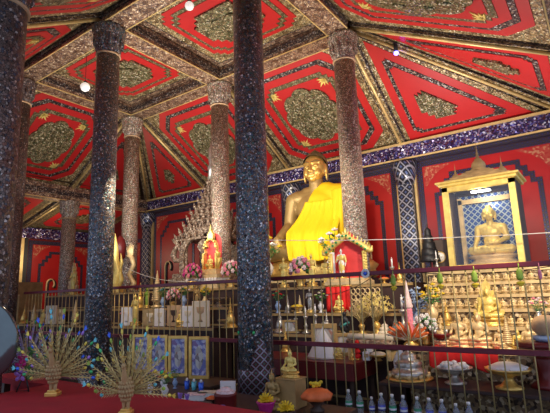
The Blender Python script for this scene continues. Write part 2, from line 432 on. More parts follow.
def beam(a, b, w, h, mat, name='beam', rod=True, drop=0, rails=True):
    a = Vector(a); b = Vector(b); d = (b-a); L = d.length; d.normalize()
    up = Vector((0, 0, 1)); s = d.cross(up).normalized(); u = s.cross(d)
    Mx = Matrix(((d.x, s.x, u.x, a.x), (d.y, s.y, u.y, a.y), (d.z, s.z, u.z, a.z), (0, 0, 0, 1)))
    m = MB(); m.box(L/2, 0, h/2, L, w, h)
    o = m.build(name, M[mat], ceil); o.matrix_local = Mx
    if rod:
        m = MB(); m.tube([(0, 0, -.03), (L, 0, -.03)], .035, 8); m.build('gilt_rod', M['gold_rod'], o)
    if rails:
        for q in (-1, 1):
            m = MB(); m.box(L/2, q*(w/2+.012), .0, L, .022, .022); m.build('edge_moulding', M['gold_rod' if not rod else 'band'], o)
            m = MB(); m.box(L/2, q*(w/2+.02), h*.5, L, .04, h*.36); m.build('stud_band', M['band'], o)
    return o
BW = .46; ZB = H1+.02; BH = .34; ZC = ZB+BH+.03
for y in (0, YB): beam((XA-.2, y, ZB), (XB+.2, y, ZB), BW, BH, 'beam_mosaic', rod=False)
for x in (XA, 0, XB): beam((x, YB+.24, ZB), (x, -.24, ZB), BW, BH, 'beam_mosaic', rod=False)
nave = [(0, 'beam_mosaic', 'n', 0), (.16, 'band', 'n', 0), (.22, 'gold_mosaic', 'n', 0), (.42, 'red', 's', .12), (.56, 'olive_band', 's', .12), (.66, 'red', 's', .12)]
for x0, x1 in ((XA, 0), (0, XB)):
    P = [(x0+BW/2, YB+BW/2, ZC), (x1-BW/2, YB+BW/2, ZC), (x1-BW/2, -BW/2, ZC), (x0+BW/2, -BW/2, ZC)]
    coffer(P, nave, (.90, 's'))
m = MB(); m.box(0, YB/2, ZC+.12, XB-XA+.6, -YB+.6, .1); m.build('ceiling_deck', M['wood_dark'], ceil)
# sloping outer ring of the roof: from the high square down to the low outer beams
ZT, ZL = ZB+.25, 5.62
rect = [(0, 'gold_mosaic', 'n', 0), (.20, 'red', 'c', .26), (.40, 'band', 'c', .22), (.51, 'red', 'c', .22), (.72, 'olive_band', 's', .12), (.85, 'red', 's', .12)]
tri = [(0, 'gold_mosaic', 'n', 0), (.14, 'red', 'n', 0), (.34, 'band', 's', .07), (.44, 'red', 's', .07)]
G = .12
def slopebay(P, kind):
    if kind == 'r': coffer(P, rect, (.94, 'lobe'), True)
    else: coffer(P, tri, (.74, 's'))
def back(x0, x1): return [(x0+G, BW/2, ZT), (x1-G, BW/2, ZT), (x1-G, YK, ZL), (x0+G, YK, ZL)]
slopebay(back(XA, 0), 'r'); slopebay(back(0, XB), 'r')
def tri3(a, b, c): slopebay([a, b, c], 't')
YN, YM = BW/2, YB-BW/2
XN, XM = XA-BW/2, XB+BW/2
tri3((XA-G, YN, ZT), (XL+.35, YK, ZL), (XA-G, YK, ZL))
tri3((XN, YN-.1, ZT), (XL, YK-.4, ZL), (XL, 0+G, ZL))
tri3((XB+G, YN, ZT), (XR-.35, YK, ZL), (XB+G, YK, ZL))
tri3((XM, YN-.1, ZT), (XR, YK-.4, ZL), (XR, G, ZL))
slopebay([(XN, -G, ZT), (XN, YB+G, ZT), (XL, YB+G, ZL), (XL, -G, ZL)], 'r')
slopebay([(XM, -G, ZT), (XM, YB+G, ZT), (XR, YB+G, ZL), (XR, -G, ZL)], 'r')
for x0, x1 in ((XA, 0), (0, XB)):
    slopebay([(x0+G, YM, ZT), (x1-G, YM, ZT), (x1-G, YF, ZL), (x0+G, YF, ZL)], 'r')
tri3((XA-G, YM, ZT), (XL+.35, YF, ZL), (XA-G, YF, ZL)); tri3((XN, YM+.1, ZT), (XL, YF+.4, ZL), (XL, YB-G, ZL))
tri3((XB+G, YM, ZT), (XR-.35, YF, ZL), (XB+G, YF, ZL)); tri3((XM, YM+.1, ZT), (XR, YF+.4, ZL), (XR, YB-G, ZL))
zr = -.10
def raf(a, b, w=.20): beam((a[0], a[1], a[2]+zr), (b[0], b[1], b[2]+zr), w, .16, 'gold_mosaic', 'rafter', True)
for x in (XA, 0, XB):
    raf((x, YN, ZT), (x, YK, ZL)); raf((x, YM, ZT), (x, YF, ZL))
for y in (0, YB):
    raf((XN, y, ZT), (XL, y, ZL)); raf((XM, y, ZT), (XR, y, ZL))
raf((XN, YN, ZT), (XL, YK, ZL), .24); raf((XM, YN, ZT), (XR, YK, ZL), .24)
raf((XN, YM, ZT), (XL, YF, ZL), .24); raf((XM, YM, ZT), (XR, YF, ZL), .24)
# backing deck above the slopes so no sky shows at the joints
dk = MB(); e = .14
a = [(XN+.3, YM+.3), (XM-.3, YM+.3), (XM-.3, YN-.3), (XN+.3, YN-.3)]; b = [(XL-.3, YF-.3), (XR+.3, YF-.3), (XR+.3, YK+.3), (XL-.3, YK+.3)]
v = [(p[0], p[1], ZT+e+.15) for p in a]+[(p[0], p[1], ZL+e-.05) for p in b]
dk.add(v, [(i, (i+1) % 4, 4+(i+1) % 4, 4+i) for i in range(4)]); dk.build('roof_deck', M['wood_dark'], ceil)
# low outer beams
beam((XL, YF, H2), (XL, YK, H2), .36, .5, 'beam_mosaic', 'outer_beam', False)
beam((XR+.2, YF, H2), (XR+.2, YK, H2), .36, .5, 'beam_mosaic', 'outer_beam', False)
beam((XL, YF-.2, H2), (XR, YF-.2, H2), .36, .5, 'beam_mosaic', 'outer_beam', False)
# left wing: a lower sloping roof beyond the left beam
XW = -10.8; ZW = 4.62; ZV = 5.1
for y0, y1 in ((0, YK), (YB, 0), (YF, YB)):
    coffer([(XL-.2, y0+.08, ZV+.3), (XL-.2, y1-.08, ZV+.3), (XW, y1-.08, ZW), (XW, y0+.08, ZW)], rect[:1]+[(.2, 'olive_band', 'n', 0), (.45, 'red', 's', .1), (.75, 'band', 's', .1), (.85, 'red', 's', .1)], (1.2, 's'))
    beam((XL-.2, y0, ZV+.18), (XW, y0, ZW-.1), .2, .14, 'gold_mosaic', 'rafter', True)
m = MB(); m.add([(XL+.3, YF-.3, ZV+.65), (XL+.3, YK+.3, ZV+.65), (XW-.3, YK+.3, ZW+.3), (XW-.3, YF-.3, ZW+.3)], [(0, 1, 2, 3)]); m.build('wing_deck', M['wood_dark'], ceil)

# ---- walls
def sbuild(m, name, mat, parent=None):
    o = m.build(name, M[mat], parent)
    if parent is None: o['kind'] = 'structure'
    return o
m = MB(); m.box(-1.3, -2.5, -.06, 22, 15, .12); sbuild(m, 'floor', 'floor')
m = MB(); m.box((XW+9.0)/2, YK+.15, 3.0, 9.0-XW, .3, 6.0); wb = sbuild(m, 'wall_back', 'wood_red')
m = MB(); m.box(XW-.15, (YF+YK)/2, 2.4, .3, YK-YF+.6, 4.8); wl = sbuild(m, 'wall_left', 'wood_red')
def steparch(w, h, s, k=3, low=None):      # closed outline of a field with stair-stepped top corners
    pts = [(-w/2, 0), (w/2, 0)]
    x = w/2; z = h-k*s*1.2
    pts.append((x, z))
    for i in range(k): 
        x -= s; pts.append((x, z)); z += s*1.2; pts.append((x, z))
    return pts+[(-p[0], p[1]) for p in reversed(pts[2:])]
def wallbay(par, cx, w, z0, z1, plane, yface, scroll=True, deep=.03):
    """one bay of painted wall: red field, coral corners, stepped blue frame, scroll hooks"""
    if plane == 'Y': T = Matrix(((1, 0, 0, cx), (0, 0, -1, yface), (0, 1, 0, z0), (0, 0, 0, 1)))
    else: T = Matrix(((0, 0, 1, yface), (1, 0, 0, cx), (0, 1, 0, z0), (0, 0, 0, 1)))
    h = z1-z0
    def L(poly, d0, d1, name, mat):
        m = MB(); m.prism(poly, d0, d1); o = m.build(name, M[mat], par); o.matrix_local = T; return o
    L([(-w/2, 0), (w/2, 0), (w/2, h), (-w/2, h)], 0, .02, 'blue_stud_frame', 'blue_trim')
    e = .16; L([(-w/2+e, 0), (w/2-e, 0), (w/2-e, h-e), (-w/2+e, h-e)], .02, .03, 'red_field', 'red_wall')
    for s in (-1, 1):
        q = [(s*(w/2-e-.03), h-e-.03), (s*(w/2-e-.03), h-e-.62), (s*(w/2-e-.2), h-e-.40), (s*(w/2-e-.40), h-e-.2), (s*(w/2-e-.75), h-e-.03)]
        L(q if s < 0 else q[::-1], .03, .035, 'corner_stencil', 'coral')
    e = .42; L(steparch(w-2*e, h-e, .14), .03, .045, 'stepped_frame', 'blue_trim')
    e = .53; L(steparch(w-2*e, h-e, .14), .045, .055, 'inner_field', 'red_wall')
    if scroll:
        for s in (-1, 1):
            m = MB(); x0 = s*w*.22
            pth = [(x0, 0, .08), (x0, h*.5, .08)]+[(x0-s*.16+s*.16*cos(t), h*.5+.16*sin(t)*1.2, .08) for t in [PI*k/8 for k in range(1, 11)]]
            m.tube(pth, .032, 6); o = m.build('gilt_scroll', M['gold_pale'], par); o.matrix_local = T
            m = MB(); m.tube([(p[0]-s*.07, p[1]-.03, .06) for p in pth], .05, 6); o = m.build('black_scroll', M['black'], par); o.matrix_local = T
cols = [XL+.1, XA, 0, XB, XR]
for i in range(4):
    a, b = cols[i]+.30, cols[i+1]-.30
    wallbay(wb, (a+b)/2, b-a, .6, 5.06, 'Y', YK)
wallbay(wb, (XW+XL)/2, XL-XW-.6, .6, 4.1, 'Y', YK)
m = MB(); m.box((XL+9)/2, YK-.10, 5.38, 9-XL, .24, .40); m.build('blue_cornice', M['cornice_blue'], wb)
m = MB(); m.box((XL+9)/2, YK-.07, 5.12, 9-XL, .16, .09); m.build('cornice_stud_band', M['blue_trim'], wb)
m = MB(); m.box((XL+9)/2, YK-.24, 5.60, 9-XL, .05, .06); m.box((XL+9)/2, YK-.24, 5.17, 9-XL, .04, .04); m.build('cornice_gilt_edge', M['gold_rod'], wb)
for x in cols:
    m = MB(); m.box(x, YK-.10, 2.55, .40, .24, 5.0); m.build('wall_pilaster', M['lattice'], wb)
    m = MB(); m.lathe([(.24, 4.45), (.30, 4.75), (.34, 5.02), (.34, 5.08)], 20, Matrix.Translation((x, YK-.1, 0))); m.build('pilaster_capital', M['lattice'], wb)
    for s in (-1, 1):
        m = MB(); m.box(x+s*.25, YK-.04, 2.85, .06, .12, 4.5); m.build('pilaster_gilt_edge', M['gold_rod'], wb)
for (y0, y1) in ((-3.4, -.1), (.1, 3.4), (-6.8, -3.6)):
    wallbay(wl, (y0+y1)/2, y1-y0-.5, .6, 4.1, 'X', XW)
m = MB(); m.box(XW+.1, (YF+YK)/2, 4.38, .24, YK-YF, .42); m.build('blue_cornice', M['cornice_blue'], wl)
for y in (-3.5, 0, 3.4):
    m = MB(); m.box(XW+.08, y, 2.1, .2, .5, 4.1); m.build('wall_pilaster', M['black'], wl)
    m = MB(); m.box(XW+.2, y, 2.1, .06, .14, 4.1); m.build('pilaster_gilt_edge', M['gold_rod'], wl)
# ---------------------------------------------------------------- statues
def body_mb(m, legs=True, n=12, arms='touch', robe=False, slim=1.0, g=0.0):
    """seated cross-legged figure, height 1, facing -Y (g inflates it to make a garment)"""
    if legs:
        m.ell((0, .03, .11), (.25+g, .18+g, .11+g), n)
        for s in ((1, -1) if not robe else (1,)):
            m.cap((s*.12, 0, .11), (s*.37, -.13, .095), .105+g, .085+g, n)
        if not robe:
            m.cap((.37, -.14, .085), (-.02, -.27, .075), .08, .06, n)
            m.cap((-.37, -.14, .085), (.05, -.33, .065), .08, .055, n)
            m.cap((-.02, -.27, .11), (-.15, -.28, .13), .05, .03, n)
    m.ell((0, .03, .28), (.165+g, .125+g, .17+g), n+4)
    m.ell((0, .03, .47), (.205+g, .13+g, .15+g), n+4)
    m.cap((-.19, .03, .57), (.19, .03, .57), .075+g, .075+g, n)
    m.cap((-.10, .03, .61), (.10, .03, .61), .06+g, .06+g, n)
    # left arm (viewer's right) rests in the lap
    m.cap((.24, .03, .56), (.285, .04, .33), .07+g, .058+g, n)
    m.cap((.285, .04, .33), (.12, -.17, .24), .056+g, .042+g, n)
    if not robe:
        m.cap((-.24, .03, .56), (-.285, .03, .33), .07, .056, n)
        m.cap((-.285, .03, .33), (-.285, -.19, .20), .055, .038, n)
        m.ell((-.285, -.235, .165), (.038, .032, .055), n)
        for k in range(4): m.cap((-.31+.017*k, -.25, .14), (-.312+.017*k, -.262, .075), .0105, .008, 6)
        m.cap((-.25, -.23, .16), (-.235, -.255, .12), .011, .009, 6)
        m.ell((.06, -.20, .225), (.07, .035, .022), n)
        for k in range(4): m.cap((.01, -.225+.018*k, .225), (-.075, -.228+.018*k, .228), .0105, .008, 6)
        m.cap((.0, .02, .60), (0, .0, .72), .07, .062, n)
    return m
def head_mb(m, n=16, fine=True):
    m.ell((0, -.005, .825), (.098, .108, .118), n)
    m.ell((0, -.03, .765), (.077, .078, .072), n)
    m.ell((0, -.075, .712), (.03, .025, .02), n)
    m.cap((0, -.108, .835), (0, -.128, .775), .011, .019, 8)
    for s in (-1, 1):
        m.ell((s*.102, .012, .775), (.014, .028, .085), 10)
        if fine:
            m.ell((s*.017, -.118, .770), (.012, .012, .010), 8)
            m.cap((s*.014, -.108, .845), (s*.075, -.078, .853), .010, .007, 8)
            m.ell((s*.040, -.095, .818), (.025, .016, .013), 10)
            m.ell((s*.05, -.07, .765), (.03, .03, .035), 10)
    m.cap((-.024, -.104, .742), (.024, -.104, .742), .009, .009, 8)
    m.cap((-.018, -.102, .731), (.018, -.102, .731), .010, .010, 8)
    return m
def hair_mb(m, curls=True):
    m.ell((0, .012, .85), (.104, .108, .115), 18)
    m.ell((0, .02, .935), (.058, .06, .055), 14)
    return m
big = thing('seated_buddha_statue', 'very large seated golden Buddha statue in a bright yellow robe behind the altar', 'statue', (xat(317, 1.88, 4.0), 1.88, 2.44), .14, None, 3.12)
b = MB(); body_mb(b, n=16); head_mb(b); remesh(b, 'body', M['bronze_gold'], .0085, 3, big)
f = MB(); head_mb(f, 20)
f.v = [(x*1.012, y*1.012, .80+(z-.80)*1.01) for x, y, z in f.v]
remesh(f, 'face', M['gold'], .006, 3, big, cut=[((0, -.005, 0), (0, 1, 0))])['label'] = 'brighter gold face'
h = MB(); hair_mb(h)
for k in range(15):
    z = .80+k*.0135
    rr = math.sqrt(max(0, 1-((z-.85)/.115)**2))*.104
    for i in range(30):
        a = 2*PI*(i+.5*(k % 2))/30
        if sin(a) < -.5 and z < .885: continue
        h.ell((rr*cos(a), .012+rr*sin(a)*1.04, z), (.0105, .0105, .0105), 5)
hr = remesh(h, 'curled_hair', M['hair_gold'], .006, 0, big, cut=[((0, -.02, .875), (0, -.62, -.78))])
eb = MB()
for s in (-1, 1):
    eb.tube([(s*(.014+.062*t), -.121+.045*t*t+.004, .850+.014*sin(PI*t*.8)) for t in [k/8 for k in range(9)]], .0035, 6)
    eb.tube([(s*(.017+.045*t), -.116+.03*t*t, .816-.006*sin(PI*t)) for t in [k/8 for k in range(9)]], .0035, 6)
eb.build('painted_brows_and_eyelids', M['hair_gold'], big)
rb = MB(); body_mb(rb, n=14, robe=True, g=.022)
remesh(rb, 'robe', M['yellow_robe'], .012, 4, big, cut=[((.0, 0, .62), (-.88, -.05, .32)), ((0, 0, .03), (0, 0, -1))])
# robe hanging in folds over lap and shins, and down from the left forearm
def drape(u, v):
    wr = .24+.10*v
    if v < .45: t = v/.45; z = .50-.27*t; y = -.125-.17*t**2
    else: t = (v-.45)/.55; z = .23-.24*t**.85; y = -.295-.125*t**.6
    wl_ = .364*(z-.62)-.005 if v < .45 else -.147+.06*(v-.45)/.55
    x = wl_+(wr-wl_)*u
    f = .010*sin(u*26+v*3)+.006*sin(u*47+1)
    return (x, y-f*(.4+v), z-.015*sin(u*PI)*v)
d = MB(); d.grid(drape, 60, 40); o = d.build('robe_lap_fold', M['yellow_robe'], big)
sm = o.modifiers.new('t', 'SOLIDIFY'); sm.thickness = .012
def drape2(u, v):
    x = .18+.20*u; z = .58-.40*v
    y = -.055-.06*sin(PI*min(1, u*1.1))-.10*v*(1-u*.4)+.012*sin(u*22)*(.3+v)
    return (x, y-.03, z)
d = MB(); d.grid(drape2, 40, 30); o = d.build('robe_shoulder_fold', M['yellow_robe'], big)
sm = o.modifiers.new('t', 'SOLIDIFY'); sm.thickness = .012
p = MB(); p.lathe([(.46, -.16), (.50, -.13), (.47, -.09), (.50, -.05), (.46, -.02), (.43, .005)], 40, None, True, 1, .62); p.build('lotus_pedestal', M['gold'], big)

# small figures (meshes shared by all copies)
def small_seated(name, mat, base='gold', robe=None, vox=.022, crown=False, spike=True):
    t = thing(name, 'x', 'statue')
    m = MB(); body_mb(m, n=10); head_mb(m, 12, False); m.ell((0, .02, .94), (.05, .05, .05), 8)
    if crown: m.cap((0, .01, .95), (0, .01, 1.16), .05, .008, 8); m.ell((0, .01, .9), (.12, .12, .04), 10)
    elif spike: m.cap((0, .02, .97), (0, .02, 1.05), .02, .006, 6)
    else:
        h = MB(); head_mb(h, 16); h.ell((0, .02, .94), (.05, .05, .045), 10); m.add([(x*1.25, y*1.2, .72+(z-.70)*1.12) for x, y, z in h.v], h.f, True)
    o = remesh(m, 'body', M[mat], vox, 1, t)
    if robe:
        m = MB(); body_mb(m, n=10, robe=True, g=.03)
        remesh(m, 'robe', M[robe], .03, 1, t, cut=[((.0, 0, .62), (-.88, -.05, .32)), ((0, 0, .03), (0, 0, -1))])
    m = MB(); m.lathe([(.50, -.26), (.50, -.21), (.40, -.17), (.37, -.11), (.47, -.06), (.47, -.02), (.42, 0), (.35, .03)], 20, None, True, 1, .66, .04, 10); m.build('pedestal', M[base], t)
    return t
def standing(name, mat, base='gold'):
    t = thing(name, 'x', 'statue')
    m = MB(); n = 10
    m.cap((-.05, 0, .05), (-.045, 0, .45), .05, .075, n); m.cap((.05, 0, .05), (.045, 0, .45), .05, .075, n)
    m.ell((0, 0, .3), (.115, .07, .26), n); m.ell((0, 0, .5), (.095, .06, .1), n); m.ell((0, 0, .65), (.12, .065, .12), n)
    m.cap((-.12, 0, .73), (.12, 0, .73), .04, .04, n); m.cap((0, 0, .74), (0, 0, .84), .035, .032, 8)
    m.ell((0, -.005, .88), (.05, .055, .068), 12); m.cap((0, 0, .93), (0, 0, 1.0), .03, .006, 8)
    m.cap((-.14, 0, .72), (-.19, -.02, .52), .035, .028, 8); m.cap((-.19, -.02, .52), (-.08, -.12, .57), .027, .02, 8)
    m.cap((.14, 0, .72), (.18, -.01, .50), .035, .028, 8); m.cap((.18, -.01, .50), (.17, -.05, .33), .027, .02, 8)
    m.cap((-.06, -.05, .03), (-.06, .02, .03), .03, .03, 6); m.cap((.06, -.05, .03), (.06, .02, .03), .03, .03, 6)
    remesh(m, 'body', M[mat], .014, 1, t)
    m = MB(); m.lathe([(.2, -.12), (.2, -.08), (.15, -.05), (.19, -.01), (.17, .015)], 16); m.build('pedestal', M[base], t)
    return t
# ---------------------------------------------------------------- altar furniture prototypes
def L_(name, cat): return thing(name, 'x', cat)
def stupa(name='small_stupa', mat='gold', n=14):
    t = L_(name, 'stupa')
    m = MB(); m.lathe([(.24, 0), (.24, .04), (.20, .05), (.20, .09), (.17, .10), (.17, .14)], 8); m.build('stepped_base', M[mat], t)
    pr = [(.15, .14), (.165, .19), (.15, .30), (.10, .42), (.07, .47), (.085, .49), (.085, .52), (.05, .54)]
    for k in range(7):
        r = .062*(1-k/8); z = .54+k*.045
        pr += [(r*.75, z), (r, z+.015), (r, z+.03), (r*.72, z+.04)]
    pr += [(.012, .88), (.002, 1.0)]
    m = MB(); m.lathe(pr, n); m.build('bell_and_spire', M[mat], t)
    return t
def cone_tree(name, mat, rings=14):
    t = L_(name, 'ornament')
    m = MB(); m.lathe([(.16, 0), (.16, .05), (.06, .09), (.05, .14), (.13, .18), (.14, .2)], 14); m.build('stand', M[mat], t)
    pr = []
    for k in range(rings):
        r = .15*(1-k/rings)+.006; z = .2+.8*k/rings
        pr += [(r*.82, z), (r, z+.012), (r*.9, z+.03)]
    pr.append((.002, 1.02))
    m = MB(); m.lathe(pr, 16, None, True, 1, 1, .08, 8); m.build('ribbed_cone', M[mat], t)
    return t
def flower_vase(name, vase, petal, petal2, leafm='leaf', fl=9, spread=.28, seed=1, cat='flowers'):
    rnd = random.Random(seed); t = L_(name, cat)
    m = MB(); m.lathe([(.10, 0), (.12, .02), (.06, .06), (.05, .1), (.12, .22), (.13, .3), (.07, .4), (.06, .44), (.085, .48)], 16); m.build('vase', M[vase], t)
    st = MB(); lf = MB(); flowers = []
    for k in range(fl):
        a = 2.4*k; r = spread*math.sqrt((k+.5)/fl); x, y, z = r*cos(a), r*sin(a)*.7, .62+.3*(1-r/spread)+rnd.uniform(0, .08)
        st.tube([(0, 0, .4), (x*.4, y*.4, .55), (x, y, z)], .007, 4)
        tgt = MB(); flowers.append((tgt, k % 2))
        for q in range(7):
            g = 2*PI*q/7
            tgt.ell((x+.038*cos(g), y+.038*sin(g), z+.012), (.035, .022, .016), 6, None, (0, -.5, g))
        tgt.ell((x, y, z+.03), (.028, .028, .028), 6)
        for q in range(2):
            g = rnd.uniform(0, 6.3)
            lf.ell((x*.7+.05*cos(g), y*.7+.05*sin(g), z-.1), (.06, .022, .008), 6, None, (rnd.uniform(-.5, .5), rnd.uniform(-.6, .6), g))
    st.build('stems', M[leafm], t); lf.build('leaves', M[leafm], t)
    for b_, k in flowers: b_.build('bloom' if k else 'paler_bloom', M[petal if k else petal2], t)
    return t
def bouquet(name, petal, petal2, seed=3, n=26):
    rnd = random.Random(seed); t = L_(name, 'flowers')
    m = MB(); m.lathe([(.10, 0), (.13, .03), (.09, .08), (.15, .2), (.16, .26)], 14); m.build('pot', M['gold'], t)
    lf = MB(); flowers = []
    for k in range(n):
        a = 2.4*k; ph = math.acos(1-(k+.5)/n*1.2); r = .30
        c = Vector((r*sin(ph)*cos(a), r*.8*sin(ph)*sin(a), .46+r*1.1*cos(ph)))
        tgt = MB(); flowers.append((tgt, k % 2))
        for q in range(6):
            g = 2*PI*q/6
            tgt.ell(c+Vector((.045*cos(g), .01, .045*sin(g))), (.032, .018, .032), 6)
        tgt.ell(c, (.03, .03, .03), 6)
        lf.ell(c*.86+Vector((rnd.uniform(-.05, .05), 0, .05)), (.06, .03, .05), 6)
    lf.build('leaves', M['leaf'], t)
    for b_, k in flowers: b_.build('bloom' if k else 'paler_bloom', M[petal if k else petal2], t)
    return t
def bottle(label):
    t = L_('water_bottle', 'bottle')
    m = MB(); m.lathe([(.030, 0), (.034, .006), (.034, .05), (.032, .055), (.034, .06), (.034, .13), (.030, .155), (.016, .182), (.0135, .19), (.0135, .205)], 16); m.build('body', M['bottle'], t)
    m = MB(); m.lathe([(.0348, .07), (.0348, .122)], 16); m.build('label', M[label], t)
    m = MB(); m.lathe([(.0349, .084), (.0352, .086), (.0352, .100), (.0349, .102)], 16); m.build('label_stripe', M['white_label'], t)
    m = MB(); m.lathe([(.016, .2), (.016, .222), (.012, .225)], 14); m.build('cap', M['white'], t)
    return t
def picture(name, w, h, pic, frame='gold', d=.03, cat='picture'):
    t = L_(name, cat); b = .11*w+.01
    m = MB()
    for s in (-1, 1):
        m.box(s*(w/2-b/2), 0, h/2, b, d, h, b=.004); m.box(0, 0, b/2 if s < 0 else h-b/2, w-2*b+.002, d, b, b=.004)
    m.build('frame', M[frame], t)
    m = MB(); m.box(0, .004, h/2, w-2*b, .008, h-2*b); m.build('picture', M[pic], t)
    m = MB(); cz = h*.45; k = (w-2*b)
    m.prism([(k*.3*cos(a)*(.9+.1*cos(3*a)), k*.62*sin(a)+.1*k) for a in [2*PI*i/24 for i in range(24)]], .001, .004, Matrix.Translation((0, 0, cz)) @ Matrix.Rotation(PI/2, 4, 'X'))
    m.prism([(k*.14*cos(a), k*.14*sin(a)+.62*k) for a in [2*PI*i/16 for i in range(16)]], .001, .006, Matrix.Translation((0, 0, cz)) @ Matrix.Rotation(PI/2, 4, 'X'))
    m.build('painted_figure', M['picture_pale'], t)
    m = MB(); m.box(0, d/2+.03, h*.35, w*.2, .01, h*.7, M=Matrix.Rotation(-.12, 4, 'X')); m.build('back_stand', M['wood_dark'], t)
    return t
def pedestal_bowl(name, mat, fill, heap=.1, cat='offering'):
    t = L_(name, cat)
    m = MB(); m.lathe([(.26, 0), (.27, .03), (.16, .07), (.09, .16), (.08, .22), (.16, .27), (.36, .31), (.42, .37), (.44, .40), (.40, .40), (.33, .35), (.02, .33)], 28, None, True, 1, 1, .02, 14); m.build('footed_bowl', M[mat], t)
    if fill:
        m = MB(); rnd = random.Random(5)
        m.lathe([(.38, .37), (.34, .40+heap*.4), (.2, .40+heap), (.01, .42+heap)], 20)
        for k in range(60):
            a = rnd.uniform(0, 6.28); r = .36*math.sqrt(rnd.random()); m.ell((r*cos(a), r*sin(a), .40+heap*(1-r/.42)), (.035, .03, .025), 6)
        m.build('heaped_offering', M[fill], t)
    return t
def tray_tower(name):
    t = L_(name, 'offering')
    m = MB(); m.lathe([(.50, 0), (.52, .02), (.50, .04), (.1, .03)], 32); m.build('round_tray', M['gold'], t)
    m = MB(); m.lathe([(.36, .04), (.40, .12), (.36, .2), (.28, .22), (.26, .27), (.30, .34), (.24, .40), (.16, .42), (.18, .5), (.12, .56), (.05, .6), (.03, .72), (.002, .78)], 24, None, True, 1, 1, .06, 10); m.build('tiered_silver_bowls', M['silver'], t)
    for k in range(10):
        m = MB(); a = 2*PI*k/10; m.lathe([(.02, .035), (.045, .08), (.05, .13), (.04, .13), (.01, .07)], 8, Matrix.Translation((.43*cos(a), .43*sin(a), 0))); m.build('cup', M['gold_pale'], t)
    return t
def candlestick(name, mat):
    t = L_(name, 'candlestick')
    m = MB(); m.lathe([(.16, 0), (.17, .03), (.07, .08), (.05, .2), (.09, .27), (.04, .34), (.035, .5), (.08, .56), (.1, .62), (.05, .64)], 14); m.build('stem', M[mat], t)
    m = MB(); m.cyl(.03, .64, .93, 10); m.ell((0, 0, .96), (.014, .014, .04), 6); m.build('candle', M['white'], t)
    return t
def leafy_tree(name, mat, stemm, n=30, seed=2, star=True):
    rnd = random.Random(seed); t = L_(name, 'ornament')
    m = MB(); m.lathe([(.12, 0), (.13, .03), (.05, .07), (.07, .16), (.09, .22), (.05, .28)], 14); m.build('vase', M['gold'], t)
    s = MB(); f = MB()
    for k in range(n):
        a = PI*(k+.5)/n; r = .18+.22*((k*7) % 5)/4
        x, z = r*cos(a)*1.0, .5+r*sin(a)*1.05; y = rnd.uniform(-.08, .08)
        s.tube([(0, 0, .25), (x*.3, y, .42), (x, y, z)], .006, 4)
        q = []
        for i in range(10):
            g = 2*PI*i/10+k; rr = .062 if i % 2 == 0 else .026
            q.append((rr*cos(g), rr*sin(g)))
        f.prism(q, -.004, .004, Matrix.Translation((x, y-.01, z)) @ Matrix.Rotation(PI/2+rnd.uniform(-.4, .4), 4, 'X'))
    s.build('wire_stems', M[stemm], t); f.build('star_leaves', M[mat], t)
    return t
def box_card(name, w, h, d, mat, mat2, cat='card'):
    t = L_(name, cat)
    m = MB(); m.box(0, 0, h/2, w, d, h, b=.004); m.build('panel', M[mat], t)
    m = MB(); m.lathe([(.16*w, 0), (.05*w, .1*h), (.05*w, .28*h), (.2*w, .36*h), (.24*w, .56*h), (.2*w, .57*h)], 12, Matrix.Translation((0, -d/2-.001, h*.2)) @ Matrix.Diagonal((1, .08, 1, 1))); m.build('printed_goblet', M[mat2], t)
    return t
def flame_outline(w, h, n=5):
    """pointed flame silhouette with licking side tongues, base centre at origin"""
    R = []
    for k in range(n):
        z0 = h*.12+h*.72*k/n; x0 = w/2*(1-k/n)**.8
        R += [(x0*.78, z0), (x0*1.0, z0+h*.09), (x0*.96, z0+h*.16)]
    R = [(w*.34, 0)]+R+[(w*.03, h*.92), (0, h)]
    return R+[(-x, z) for x, z in reversed(R[:-1])]
def XZ(x=0, y=0, z=0): return Matrix.Translation((x, y, z)) @ Matrix.Rotation(PI/2, 4, 'X')
def archpts(w, h, n=20): return [(-w/2, 0)]+[(w/2*cos(PI-PI*i/n), h-w/2+w/2*sin(PI*i/n)*1.0) for i in range(n+1)]+[(w/2, 0)]
def ringprism(m, outer, inner, z0, z1, Mx):
    """wall between two outlines with equal point count, open at the foot"""
    n = len(outer); v = []
    for P, z in ((outer, z0), (inner, z0), (outer, z1), (inner, z1)): v += [(p[0], p[1], z) for p in P]
    f = []
    for i in range(n-1):
        j = i+1
        f += [(i, j, n+j, n+i), (2*n+j, 2*n+i, 3*n+i, 3*n+j), (j, i, 2*n+i, 2*n+j), (n+i, n+j, 3*n+j, 3*n+i)]
    f += [(0, n, 3*n, 2*n), (n-1, 2*n-1+0, 4*n-1, 3*n-1)]
    m.add(v, f, False, Mx)
def resample(P, n):
    L = [0]
    for a, b in zip(P, P[1:]): L.append(L[-1]+math.dist(a, b))
    out = []; k = 0
    for i in range(n):
        s = L[-1]*i/(n-1)
        while k < len(P)-2 and L[k+1] < s: k += 1
        t = (s-L[k])/max(L[k+1]-L[k], 1e-9)
        out.append((P[k][0]+(P[k+1][0]-P[k][0])*t, P[k][1]+(P[k+1][1]-P[k][1])*t))
    return out
